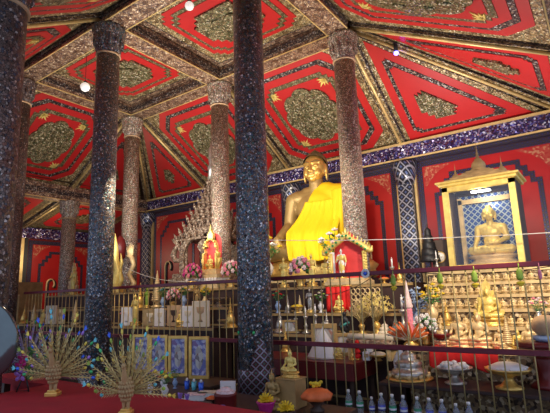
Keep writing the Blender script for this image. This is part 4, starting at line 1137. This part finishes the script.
# tall gilt flame ornament
t = one('gilt_flame_ornament', 'tall bright gold flame-shaped ornament just right of the left dark blue pillar', 'ornament', 116, -1.2, 1.80, .3)
m = MB()
m.tube([(0, 0, 0), (-.02, 0, .3), (.05, 0, .6), (-.05, 0, .9), (-.03, 0, 1.2), (-.08, 0, 1.6)], [.13, .12, .11, .09, .06, .008], 10)
m.tube([(.05, 0, .1), (.16, 0, .35), (.10, 0, .6), (.16, 0, .8), (.12, 0, 1.05)], [.06, .07, .05, .04, .006], 8)
m.tube([(-.06, 0, .1), (-.15, 0, .35), (-.10, 0, .6), (-.17, 0, .9)], [.06, .06, .05, .006], 8); m.build('flames', M['gold_bright'], t)
m = MB(); m.box(0, 0, .05, .4, .3, .1, b=.01); m.build('base', M['gold'], t)
t = one('red_lantern', 'dark red lacquer drum lantern on a thin post above the gold flame ornament', 'lantern', 119, -.75, 1.80)
m = MB(); m.lathe([(.10, .95), (.15, 1.0), (.16, 1.35), (.12, 1.5), (.04, 1.62)], 16); m.build('shade', M['wood_red'], t)
m = MB(); m.tube([(0, 0, 0), (0, 0, 1.0)], .02, 8); m.lathe([(.14, 0), (.14, .03), (.03, .06)], 12); m.build('post', M['wood_dark'], t)
t = one('naga_ornament', 'curled silver-gold serpent ornament at the foot of the pinkish pillar left of the spire pavilion', 'ornament', 131, -.8, 1.80)
m = MB(); m.tube([(0, 0, 0), (.12, 0, .25), (-.10, 0, .5), (.10, 0, .75), (-.02, 0, .98), (-.18, -.05, 1.02)], [.08, .07, .065, .06, .07, .02], 10)
for k in range(6): m.cap((.02-.03*k, 0, 1.03), (.06-.06*k, 0, 1.35-.03*abs(k-2)), .035, .006, 6)
m.build('serpent', M['gold_pale'], t); m = MB(); m.box(0, 0, .04, .4, .3, .08, b=.01); m.build('base', M['silver_brown'], t)
t = one('naga_ornament', 'pale gold flame finial beside the slim short pillar at the far left', 'ornament', 73, -.75, 1.80)
m = MB(); m.prism(flame_outline(.5, .95), -.04, .04, XZ(0, 0, .05)); m.build('flame_panel', M['gold_pale'], t); m = MB(); m.box(0, 0, .03, .5, .25, .06); m.build('base', M['gold'], t)
# coral cloth panel under arch shrine
t = one('coral_cloth_panel', 'coral red cloth panel hanging behind a small gold figure, under the arch shrine', 'cloth', 339, -1.33, 1.29)
m = MB(); m.grid(lambda u, v: (-.24+.48*u, -.012*sin(u*30), .44-.44*v), 40, 4); o = m.build('cloth', M['scarlet_cloth'], t); o.modifiers.new('t', 'SOLIDIFY').thickness = .01
m = MB(); m.tube([(-.27, 0, .45), (.27, 0, .45)], .012, 6); m.build('rod', M['gold'], t)
# gilt lattice screen
t = one('gilt_lattice_screen', 'gilt openwork lattice screen right of the coral cloth panel', 'screen', 366, -1.42, 1.28)
m = MB()
for i in range(6):
    for j in range(4):
        c = (-.22+.09*i, 0, .06+.10*j); m.tube([(c[0]+.042*cos(a), 0, c[2]+.045*sin(a)) for a in [2*PI*q/8 for q in range(8)]], .010, 5, None, True)
m.build('openwork', M['gold_pale'], t); m = MB(); m.box(0, 0, .012, .56, .05, .024); m.build('foot', M['gold'], t)
# dark small figure
t = one('dark_figure', 'small dark figure with a teal sash in front of the gilt lattice screen', 'figure', 345, -1.80, .95)
m = MB(); m.ell((0, 0, .1), (.09, .07, .1), 10); m.ell((0, 0, .22), (.06, .05, .08), 10); m.ell((0, 0, .33), (.04, .04, .045), 10); m.cap((-.05, 0, .25), (-.08, -.06, .14), .02, .018, 6); m.cap((.05, 0, .25), (.08, -.06, .14), .02, .018, 6)
remesh(m, 'body', M['black'], .012, 1, t); m = MB(); m.tube([(.065*cos(a), .055*sin(a), .15+.04*cos(a)) for a in [2*PI*q/14 for q in range(14)]], .02, 6, None, True); m.build('sash', M['teal'], t)
# rolled mats on a cream bench
t = one('cream_bench', 'cream carved bench with rolled mats right of the crimson table photo frames', 'bench', 372, -2.2, .66, .0, 1)
m = MB(); m.box(0, 0, .17, .75, .26, .04, b=.008); m.box(-.3, 0, .07, .07, .22, .15); m.box(.3, 0, .07, .07, .22, .15); m.build('bench', M['gold_pale'], t)
for y_, z_ in ((-.07, .23), (.05, .23), (-.01, .31)):
    m = MB(); m.tube([(-.36, y_, z_), (.36, y_, z_)], .045, 12); m.build('rolled_mat', M['cream_plain'] if z_ > .3 else M['silver_brown'], t)
# silver pyramid
t = one('silver_pyramid', 'silvery white pyramid on the crimson table behind the railing', 'ornament', 324, -2.35, .66)
m = MB(); m.lathe([(.26, 0), (.25, .03), (.17, .18), (.11, .28), (.02, .42), (.005, .46)], 10, None, True, 1, .8, .07, 5); m.build('pleated_cone', M['white'], t); m = MB(); m.lathe([(.27, -.0), (.27, .02)], 20); m.build('base', M['silver'], t)
t = one('white_box', 'white open book box at the right end of the crimson table', 'box', 367, -2.35, .66, .2)
m = MB(); m.box(0, 0, .06, .10, .14, .12, b=.004); m.box(.05, 0, .14, .08, .12, .05, b=.004); m.build('box', M['white'], t); m = MB(); m.box(0, -.072, .07, .06, .006, .05); m.build('label', M['tan'], t)
t = one('red_bead_stack', 'stack of dark red beads on the crimson table left of the white box', 'ornament', 357.5, -2.35, .66)
m = MB()
for k in range(4): m.ell((0, 0, .045+.065*k), (.05-.006*k, .05-.006*k, .037), 12)
m.build('beads', M['scarlet_cloth'], t); m = MB(); m.lathe([(.06, 0), (.06, .015)], 12); m.build('foot', M['gold'], t)
t = one('gold_dish', 'gold dish of sweets on the crimson table right of the white box', 'dish', 378, -2.35, .66)
m = MB(); m.lathe([(.06, 0), (.03, .03), (.13, .07), (.14, .09), (.12, .085), (.02, .05)], 18); m.build('dish', M['gold'], t); m = MB(); m.ell((0, 0, .09), (.11, .11, .035), 12); m.build('sweets', M['cream_plain'], t)
t = one('dark_red_tray', 'dark red round lacquer tray with silver cups, right of the jasmine bowl', 'tray', 441, -2.15, .85)
m = MB(); m.lathe([(.12, 0), (.05, .05), (.05, .12), (.16, .17), (.17, .19), (.02, .18)], 20); m.build('footed_tray', M['wood_red'], t)
for a in (0, 2, 4): m = MB(); m.lathe([(.02, .18), (.03, .24)], 10, Matrix.Translation((.08*cos(a), .08*sin(a), 0))); m.build('cup', M['silver'], t)
# pink offering tower with orange leaves
t = one('pink_offering_tower', 'tall pink and white flower tower rising from a ring of orange folded leaves', 'offering', 411, -2.14, .85)
m = MB(); m.lathe([(.10, 0), (.12, .03), (.05, .08), (.06, .12)], 14); m.build('foot', M['gold'], t)
m = MB(); m.lathe([(.055, .12), (.06, .2), (.052, .5), (.05, .52)], 16, None, True, 1, 1, .06, 8); m.build('pink_shaft', M['pink'], t)
m = MB(); m.lathe([(.05, .52), (.065, .55), (.05, .60), (.05, .64), (.03, .70), (.028, .74), (.003, .92)], 16, None, True, 1, 1, .1, 8); m.build('pale_tip', M['pink_pale'], t)
for k in range(8):
    a = PI*(k+.0)/7; L_p = .26
    m = MB(); d_ = Vector((cos(a)*.85, -.25+.0*sin(a), .30+.55*sin(a))); 
    if abs(cos(a)) < .3: d_.y = -.7
    p0 = Vector((cos(a)*.06, -.05, .12)); p1 = p0+d_*L_p
    m.cap(p0, p0+d_*L_p*.5, .02, .034, 8); m.cap(p0+d_*L_p*.5, p1, .034, .018, 8); m.build('folded_leaf', M['orange'], t)
    m = MB(); m.tube([p0+Vector((0, -.01, -.028)), p1+Vector((0, -.01, -.028))], [.016, .004], 6); m.build('pale_leaf_edge', M['cream_plain'], t)
# white conch
t = one('white_conch', 'white conch shell leaning beside the tiered silver offering', 'shell', 398, -2.62, .50, 0)
m = MB(); m.lathe([(.03, 0), (.07, .12), (.085, .22), (.06, .30), (.03, .36), (.005, .42)], 14, Matrix.Rotation(.15, 4, 'Y'), True, 1, .8, .05, 6); m.build('shell', M['white'], t); m = MB(); m.lathe([(.07, 0), (.06, .03)], 12); m.build('stand', M['gold'], t)
# scarlet cloth over the lowest pale step
t = one('scarlet_cloth', 'bright scarlet cloth draped over the front of the lowest pale altar step', 'cloth', 462, -2.3, .85)
m = MB()
def sc_(u, v):
    x = -.42+.84*u; dr = .22+.05*sin(u*9)
    if v < .4: return (x, -.03+.2*(1-v/.4)-.0, .012+.008*sin(u*20))
    q = (v-.4)/.6; return (x, -.035-.025*q-.018*sin(u*28)*q-.01, .012-dr*q)
m.grid(sc_, 60, 16); o = m.build('cloth', M['scarlet_cloth'], t); o.modifiers.new('t', 'SOLIDIFY').thickness = .012
# drum on red stand
t = one('red_pedestal_stand', 'red turned pedestal with a gold ring top at the lower right edge', 'stand', 547, -2.52, .50)
m = MB(); m.lathe([(.16, 0), (.16, .04), (.10, .08), (.08, .2), (.11, .3), (.09, .36)], 18, None, True, 1, 1, .06, 9); m.build('post', M['wood_red'], t)
m = MB(); m.lathe([(.20, .36), (.27, .40), (.27, .43), (.2, .44)], 28); m.build('gold_ring', M['gold_pale'], t); m = MB(); m.lathe([(.24, .44), (.29, .46), (.28, .50), (.1, .51)], 28); m.build('red_rim', M['wood_red'], t)
t = one('tan_round_bowl', 'round tan lidded bowl with a pale blue base on the red pedestal stand', 'bowl', 547, -2.52, 1.01)
m = MB(); m.lathe([(.12, .0), (.17, .03), (.16, .06), (.10, .07)], 20); m.build('base', M['blue_glaze'], t); m = MB(); m.ell((0, 0, .17), (.155, .155, .125), 20); m.build('bowl', M['tan'], t); m = MB(); m.ell((0, 0, .305), (.03, .03, .03), 8); m.build('knob', M['wood_gold'], t)
# clock in a dark box
t = one('dark_clock', 'dark box clock with a round white dial left of the glass case', 'clock', 441.5, -.62, 1.90, .15)
m = MB(); m.box(0, 0, .28, .26, .16, .56, b=.01); m.build('box', M['wood_dark'], t)
m = MB(); m.cyl(.085, 0, .012, 24, XZ(0, -.078, .26)); m.build('dial', M['white'], t)
m = MB(); m.box(0, -.094, .28, .006, .004, .06); m.box(.02, -.094, .262, .045, .004, .006); m.build('hands', M['black'], t)
m = MB(); m.tube([(.09*cos(a), -.09, .26+.09*sin(a)) for a in [2*PI*q/24 for q in range(24)]], .008, 6, None, True); m.build('rim', M['gold'], t)
for u, y, h, lb in ((431, -.75, .85, 'black tiered parasol stand left of the dark box clock'),):
    t = one('tiered_parasol', lb, 'ornament', u, y, 1.90)
    m = MB(); m.tube([(0, 0, 0), (0, 0, h)], .012, 6); m.lathe([(.10, 0), (.10, .03), (.02, .05)], 12); m.build('pole', M['wood_dark'], t)
    for k in range(5):
        z = h*(.35+.13*k); r = .17*(1-k/6); m = MB(); m.lathe([(r, z-.11), (r*1.02, z-.10), (r*.9, z), (.01, z+.05)], 16); m.build('canopy', M['black'], t)
# rosette and leaf tassels on the rail
t = one('rail_rosette', 'white and violet rosette fixed to the top rail, right of the arch shrine', 'rosette', 365, RY-.03, 1.865-.0, 0)
t.location.z = 1.865
m = MB()
for k in range(12): a = 2*PI*k/12; m.ell((.045*cos(a), -.01, .045*sin(a)), (.018, .008, .018), 6)
m.build('petals', M['white'], t); m = MB(); m.ell((0, -.018, 0), (.026, .012, .026), 10); m.build('centre', M['jewel_b'], t)
for u, lb in ((393, 'green leaf tassel with a yellow tip on the rail, left of the wall pilaster'), (439.5, 'green leaf tassel hanging under the left corner of the glass case'), (474, 'green leaf tassel under the middle of the glass case'), (519, 'green leaf tassel under the right corner of the glass case')):
    t = one('leaf_tassel', lb, 'tassel', u, RY-.035, 1.70); t['group'] = 'green leaf tassels tied to the top rail'
    m = MB(); m.cap((0, 0, .10), (0, 0, .03), .016, .036, 8); m.ell((0, 0, .06), (.035, .02, .07), 10); m.tube([(0, 0, .12), (0, .01, .18)], .006, 5); m.build('leaves', M['lime'], t)
    m = MB(); m.ell((0, 0, -.03), (.045, .02, .02), 8); m.ell((0, 0, -.05), (.025, .015, .02), 8); m.build('yellow_tip', M['yellow'], t)
t = one('pink_tassel', 'pink tassel hanging from the top rail near the right edge', 'tassel', 539, RY-.035, 1.72)
m = MB(); m.ell((0, 0, .03), (.02, .015, .06), 8); m.tube([(0, 0, .08), (0, .01, .15)], .005, 5); m.build('tassel', M['pink'], t)
def sagline(name, label, cat, a, b, sag, r, mat, n=24):
    a, b = Vector(a), Vector(b); m = MB()
    m.tube([a.lerp(b, k/n)-Vector((0, 0, 4*sag*(k/n)*(1-k/n))) for k in range(n+1)], r, 5)
    return tag(m.build(name, M[mat]), label, cat)
sagline('cotton_thread', 'white cotton thread strung level across the altar to the right of the foreground pillar', 'thread', (1.9, -1.32, 2.78), (7.6, -1.32, 2.34), .06, .006, 'thread')
sagline('cotton_thread', 'white cotton thread sagging behind the railing near the tall gilt cone', 'thread', (-1.9, -1.55, 2.45), (.3, -1.55, 1.98), .10, .006, 'thread')
sagline('black_cable', 'thin black cable sagging behind the railing rods in the middle', 'cable', (4.0, -3.05, 1.85), (5.5, -3.05, 1.85), .24, .005, 'black')
sagline('black_cable', 'thin black cable sagging under the glass case', 'cable', (6.0, -3.05, 1.85), (7.6, -3.05, 1.85), .06, .005, 'black')
# foreground items before the railing
t = one('ochre_box', 'ochre wooden box under the gold seated figure in front of the railing', 'box', 291, -4.2, .40)
m = MB(); m.box(0, 0, .15, .27, .22, .30, b=.006); m.build('box', M['wood_gold'], t); m = MB(); m.box(0, 0, .306, .29, .24, .016, b=.003); m.build('lid', M['wood_gold'], t)
t = one('orange_bowl', 'dark footed bowl wrapped in orange cloth with yellow flowers, right of the ochre box', 'bowl', 317, -4.25, .40)
m = MB(); m.lathe([(.07, 0), (.08, .02), (.04, .05), (.10, .12), (.14, .17), (.13, .19), (.02, .17)], 20, None, True, 1, 1, .03, 9); m.build('bowl', M['wood_dark'], t)
m = MB(); m.lathe([(.155, .13), (.165, .17), (.11, .22), (.03, .23)], 40, None, True, 1, 1, .08, 8); m.build('orange_wrap', M['orange'], t)
m = MB(); rnd = random.Random(9)
for k in range(22): a = rnd.uniform(0, 6.28); r = .07*math.sqrt(rnd.random()); m.ell((r*cos(a), r*sin(a), .26+.04*rnd.random()), (.022, .022, .018), 6)
m.build('yellow_flowers', M['yellow'], t)
def pompom(name, label, u, y, z, potm):
    t = one(name, label, 'flower', u, y, z)
    m = MB(); m.lathe([(.05, 0), (.055, .01), (.10, .12), (.105, .13), (.03, .12)], 18); m.build('pot', M[potm], t)
    m = MB(); rnd = random.Random(2)
    for k in range(70):
        a = rnd.uniform(0, 6.28); p = math.acos(rnd.random()); d_ = Vector((sin(p)*cos(a), sin(p)*sin(a), cos(p))); m.cap(Vector((0, 0, .13))+d_*.03, Vector((0, 0, .13))+d_*.085, .009, .005, 5)
    m.build('yellow_pompom', M['yellow'], t)
pompom('yellow_pompom_pot', 'bright yellow pompom flower in a magenta pot at the foot of the foreground pillar', 266, -4.6, .40, 'magenta')
pompom('yellow_pompom_pot', 'smaller yellow pompom flower at the bottom edge below the ochre box', 286, -4.8, .40, 'wood_dark')
t = one('red_tin', 'round dark red tin topped with folded pale pink cloth, left of the pillar foot', 'tin', 225.5, -4.6, .40)
m = MB(); m.lathe([(.12, 0), (.125, .02), (.125, .13), (.13, .135), (.13, .16), (.12, .165)], 28); m.build('tin', M['wood_red'], t)
m = MB(); m.lathe([(.12, .165), (.11, .19), (.07, .195), (.05, .22), (.002, .225)], 9, None, False, 1, .8); m.build('folded_cloth', M['pink_pale'], t)
t = one('blue_can', 'small blue cylinder in front of the red tin', 'can', 222, -4.85, .40); m = MB(); m.lathe([(.035, 0), (.04, .01), (.04, .09), (.03, .10)], 14); m.build('can', M['blue_label'], t); m = MB(); m.lathe([(.041, .03), (.041, .06)], 14); m.build('label', M['white'], t)
for u, y, s, a, b_, lb in ((150, -4.55, .34, 'white', 'jewel_v', 'white vase with lilac flowers right of the second gilt peacock'), (165, -4.6, .36, 'orange', 'yellow', 'small vase of orange and yellow flowers below the framed pictures'), (175, -4.1, .28, 'blue_glaze', 'leaf', 'little blue vase of green leaves under the third framed picture'), (163, -4.2, .30, 'pink_pale', 'jewel_v', 'little vase of lilac flowers under the second framed picture')):
    put('vase', u, y, .40, s, lb, None, 0, {'bloom': M[a], 'paler_bloom': M[b_], 'vase': M['white'] if a != 'blue_glaze' else M['blue_glaze']})
for u, lb in ((180, 'left one of two white cups with yellow patterns at the bottom, below the framed pictures'), (187, 'right one of two white cups with yellow patterns at the bottom, below the framed pictures')):
    t = one('patterned_cup', lb, 'cup', u, -4.85, .40); m = MB(); m.lathe([(.03, 0), (.045, .02), (.05, .07), (.04, .10), (.036, .10), (.02, .03)], 18); m.build('cup', M['white'], t)
    m = MB(); m.lathe([(.0465, .02), (.0515, .045), (.0515, .06)], 18); m.build('yellow_pattern', M['jewel_y'], t)
    m = MB(); [m.cap((.01*k, 0, .09), (.03*k, 0, .16), .006, .01, 5) for k in (-1, 0, 1)]; m.build('sprig', M['jewel_v'], t)
for k, (u, y, lb) in enumerate(((196, -4.45, 'pile of pale papers on the low table under the rightmost framed picture'), (208, -4.3, 'open white book on the low table left of the red tin'))):
    t = one('white_book', lb, 'book', u, y, .40, .5); m = MB(); m.box(0, 0, .03, .24, .17, .06, b=.004); m.build('pages', M['white'], t); m = MB(); m.box(0, 0, .064, .25, .18, .008); m.build('cover', M['cream_plain'] if k else M['pink_pale'], t)
for k, (u, lb) in enumerate(((187, 'leftmost of the three small blue glasses under the framed pictures'), (194, 'middle one of the three small blue glasses under the framed pictures'), (201, 'rightmost of the three small blue glasses under the framed pictures'))):
    t = one('blue_glass', lb, 'glass', u, -4.05, .40); m = MB(); m.lathe([(.03, 0), (.032, .01), (.038, .11), (.034, .11), (.028, .02)], 14); m.build('glass', M['jewel_b' if k != 1 else 'jewel_t'], t); m = MB(); m.ell((0, 0, .12), (.02, .02, .03), 8); m.build('candle_stub', M['white'], t)
put('bowl', 213, -4.6, .40, .22, 'small dark bowl of orange fruit left of the red tin', None, 0, {'footed_bowl': M['wood_dark'], 'heaped_offering': M['orange']})
# more vessels filling the tiers
for (key, u, y, z, s, lb, sw) in (
    ('vasey', 205, -1.75, 1.42, .46, 'gilt vase of dull yellow flowers right of the cream cards', None),
    ('bowls', 218, -1.75, 1.42, .45, 'round grey bowl between the goblet card and the foreground pillar', {'footed_bowl': 'silver_brown'}),
    ('bowls', 226, -2.2, 1.06, .36, 'dark round bowl left of the pale gilt pointed stupa', {'footed_bowl': 'wood_gold'}),
    ('st', 197, -1.7, 1.42, .40, 'small bronze standing figure above the white card between cream cards', {'body': 'bronze_gold'}),
    ('stupa', 140, -1.7, 1.42, .60, 'gilt stupa between the dark blue pillar and the tall gilt cone', None),
    ('cone', 34, -2.2, 1.06, .55, 'gilt cone at the far left behind the violet peacock', None),
    ('stupa', 24, -2.2, 1.06, .55, 'gilt stupa at the far left nearest the dark pillar', None),
    ('stupas', 280, -1.72, .95, .50, 'silver stupa close to the right side of the foreground pillar', None),
    ('candle', 296, -1.72, .95, .40, 'short silver candlestick between the silver stupas', None),
    ('st', 310, -1.42, 1.28, .40, 'silver-gold standing figure under the pink bouquet', {'body': 'silver'}),
    ('vasew', 321, -1.42, 1.28, .42, 'small vase with pale green sprays under the slim gold figure', {'bloom': 'lime', 'paler_bloom': 'pink_pale'}),
    ('vase', 278, -1.42, 1.28, .46, 'vase of red and green flowers just right of the foreground pillar', {'bloom': 'scarlet_cloth', 'paler_bloom': 'leaf'}),
    ('bowls', 352, -1.66, 1.28, .0, '', None),
    ('stupa', 400, -1.05, 1.75, .36, 'gilt stupa on the dark altar below the wall pilaster', None),
    ('candle', 404, -1.72, .95, .62, 'tall thin candlestick behind the pink offering tower', None),
    ('stupas', 396, -1.72, .95, .40, 'silver stupa left of the pink offering tower', None),
    ('bowl', 384, -1.1, 1.75, .22, 'small gold bowl on the dark altar below the hooked scroll', {'heaped_offering': 'orange'}),
    ('bowl', 500, -2.2, .85, .0, '', None),
    ('sbp', 529, -2.15, .85, .26, 'dull gold crowned figure behind the red pedestal stand', None),
    ('cone', 508, -2.14, .85, .42, 'small gilt cone on the lowest pale step right of the seated figures', None),
    ('stupa', 447, -1.84, 1.12, .38, 'gilt stupa at the left end of the second pale step', None),
):
    if s: put(key, u, y, z, s, lb, None, 0, {a: M[b_] for a, b_ in sw.items()} if sw else None)
# pendant lamps
for (x, y, z, r, lb, mt) in ((-1.45, -3.09, 6.6, .11, 'white glass globe lamp hanging beside the top of the left dark blue pillar', 'bulb'), (2.29-.0, -3.3, 7.0, .085, 'white scalloped globe lamp hanging near the top edge of the photo', 'bulb')):
    t = thing('pendant_lamp', lb, 'lamp', (x, y, z)); m = MB(); m.lathe([(.02, -r), (r*.7, -r*.7), (r, 0), (r*.75, r*.6), (r*.3, r)], 20, None, True, 1, 1, .05, 10); m.build('globe', M[mt], t)
    m = MB(); m.tube([(0, 0, r), (0, 0, 7.4-z)], .006, 5); m.lathe([(.05, r*.9), (.03, r*1.3)], 12); m.build('cord', M['black'], t)
t = thing('blue_lamp', 'small glowing blue lamp on the sloping red ceiling near the top right', 'lamp', (4.75, .75, 6.93)); m = MB(); m.ell((0, 0, 0), (.055, .055, .055), 12); m.build('bulb', M['led'], t); m = MB(); m.lathe([(.05, .03), (.05, .35)], 10); m.build('socket', M['black'], t)

# ---------------------------------------------------------------- peacocks and table ornaments
p = peacock('peacock_ornament', 'feather', ['jewel_b', 'jewel_g', 'jewel_y', 'jewel_t', 'jewel_v'], 33, .36, seed=1)
p['label'] = 'gilt wire peacock with blue and green glass tips, left one on the crimson table'; p.location = (xat(53, -6.72, .97), -6.72, .95); p.scale = (.84, 1, 1.2); p.rotation_euler.z = .62
p = peacock('peacock_ornament', 'feather', ['jewel_y', 'lime', 'jewel_t', 'jewel_y', 'jewel_g'], 33, .36, seed=2)
p['label'] = 'gilt wire peacock with yellow-green tips, right one in front of the framed pictures'; p.location = (xat(126, -6.80, .97), -6.80, .95); p.scale = (.70, .9, 1.06); p.rotation_euler.z = .62
p = peacock('peacock_ornament', 'feather_v', ['jewel_v', 'jewel_b', 'jewel_g', 'jewel_v', 'magenta'], 27, .34, seed=3)
p['label'] = 'violet-tipped wire peacock at the far left behind the artificial flowers'; p.location = (xat(27, -6.42, .97), -6.42, .95); p.scale = (.6, .9, 1.1); p.rotation_euler.z = .62
t = thing('artificial_flowers', 'magenta and lilac artificial flowers on black legs beside the steel disc', 'flowers', (xat(24, -6.74, .97), -6.74, .95), .62)
m = MB()
for s in (-1, 1): m.tube([(s*.05, -.02, 0), (s*.01, 0, .12)], .006, 6)
m.tube([(-.05, -.02, .008), (.05, -.02, .008)], .003, 5); m.build('wire_legs', M['black'], t)
m = MB(); m.tube([(0, 0, .1), (.01, 0, .3)], .005, 5)
for k in range(9): m.ell((.035+.012*sin(k*2), 0, .10+.028*k), (.03, .012, .016), 6, None, (0, .5*(-1)**k, 0))
m.build('leaves', M['leaf'], t)
def petals(c, r, mt, nm, n=5):
    m = MB()
    for k in range(n): a = 2*PI*k/n+.3; m.ell((c[0]+r*cos(a), c[1], c[2]+r*sin(a)), (r*.72, .008, r*.5), 8, None, (0, -a, 0))
    m.ell((c[0], c[1]-.01, c[2]), (r*.3, .012, r*.3), 8); m.build(nm, M[mt], t)
petals((-.02, -.03, .13), .033, 'purple', 'lilac_bloom'); petals((-.03, -.02, .20), .03, 'magenta', 'magenta_bloom'); petals((-.022, -.01, .255), .027, 'magenta', 'magenta_bloom')
petals((.05, -.02, .225), .016, 'jewel_y', 'yellow_bloom')
t = thing('steel_disc_fan', 'large round steel disc on a stand cut off by the left photo edge', 'disc', (3.86, -7.0, .95), .45)
m = MB(); m.lathe([(.31, -.02), (.315, 0), (.31, .02), (.22, .045), (.1, .06), (.01, .065)], 48, XZ(0, -.01, .40)); m.build('disc', M['chrome'], t)
for r in (.30, .22, .14):
    m = MB(); m.tube([(r*cos(a), -.02-.05*(1-r/.31), .40+r*sin(a)) for a in [2*PI*q/48 for q in range(48)]], .006, 6, None, True); m.build('rim_ring', M['glass'] if r < .3 else M['silver'], t)
m = MB(); m.lathe([(.12, 0), (.12, .015), (.02, .03), (.015, .12)], 20); m.build('stand', M['black'], t)

# remove prototypes never placed
for k, (t, used) in PRO.items():
    if not used:
        for ch in [c for c in bpy.data.objects if c.parent == t]: bpy.data.objects.remove(ch)
        bpy.data.objects.remove(t)

# ---------------------------------------------------------------- light
w = bpy.data.worlds.new('World'); SC.world = w; w.use_nodes = True
bg = w.node_tree.nodes['Background']; bg.inputs['Color'].default_value = (.62, .72, 1.0, 1); bg.inputs['Strength'].default_value = .72
def light(kind, loc, energy, col, size=.1, target=None, spot=None, sy=None):
    l = bpy.data.lights.new(kind.lower()+'_light', kind); l.energy = energy; l.color = col
    if kind == 'AREA':
        l.size = size
        if sy: l.shape = 'RECTANGLE'; l.size_y = sy
    else: l.shadow_soft_size = size
    if spot: l.spot_size = spot; l.spot_blend = .6
    o = bpy.data.objects.new(l.name, l); COL.objects.link(o); o.location = loc
    if target: o.rotation_euler = (Vector(target)-Vector(loc)).to_track_quat('-Z', 'Y').to_euler()
    return o
WARM = (1, .80, .55); NEU = (1, .92, .82)
light('AREA', (0, -2.35, 3.3), 300, NEU, 5.5, (0, .1, 7), sy=1.2)
light('AREA', (5.6, .9, 3.0), 130, (1, .9, .85), 2.0, (5.8, 1.4, 7), sy=1.0)
light('SPOT', (3.6, -2.6, 4.6), 400, WARM, .15, (2.0, 1.4, 3.6), 1.0)
light('SPOT', (7.4, -3.8, 3.1), 340, WARM, .08, (6.4, -1.3, 1.9), 1.45)
light('SPOT', (5.4, -3.6, 4.6), 330, NEU, .15, (3.9, -.8, 2.4), 1.3)
light('SPOT', (.6, -3.4, 4.2), 210, WARM, .15, (-.6, -1.4, 1.5), 1.6)
light('POINT', (ct.location.x, -.86, 1.90+1.22), 5, (1, .88, .68), .05)
light('POINT', (-8.6, .5, 3.4), 80, WARM, .3)

# ---------------------------------------------------------------- camera
cd = bpy.data.cameras.new('camera'); co = bpy.data.objects.new('camera', cd); COL.objects.link(co)
cd.sensor_fit = 'HORIZONTAL'; cd.sensor_width = 36; cd.lens = FPX/550*36; cd.clip_start = .05
xa = RT*cos(RO)+UP*(-sin(RO)); ya = RT*sin(RO)+UP*cos(RO); za = -FW
co.matrix_world = Matrix(((xa.x, ya.x, za.x, CX), (xa.y, ya.y, za.y, CY), (xa.z, ya.z, za.z, CZ), (0, 0, 0, 1)))
SC.camera = co
SC.view_settings.view_transform = 'Standard'; SC.view_settings.look = 'None'; SC.view_settings.gamma = 1; SC.view_settings.exposure = .15
try: SC.view_settings.use_curve_mapping = False
except Exception: pass
SC.cycles.max_bounces = 6; SC.cycles.transparent_max_bounces = 8
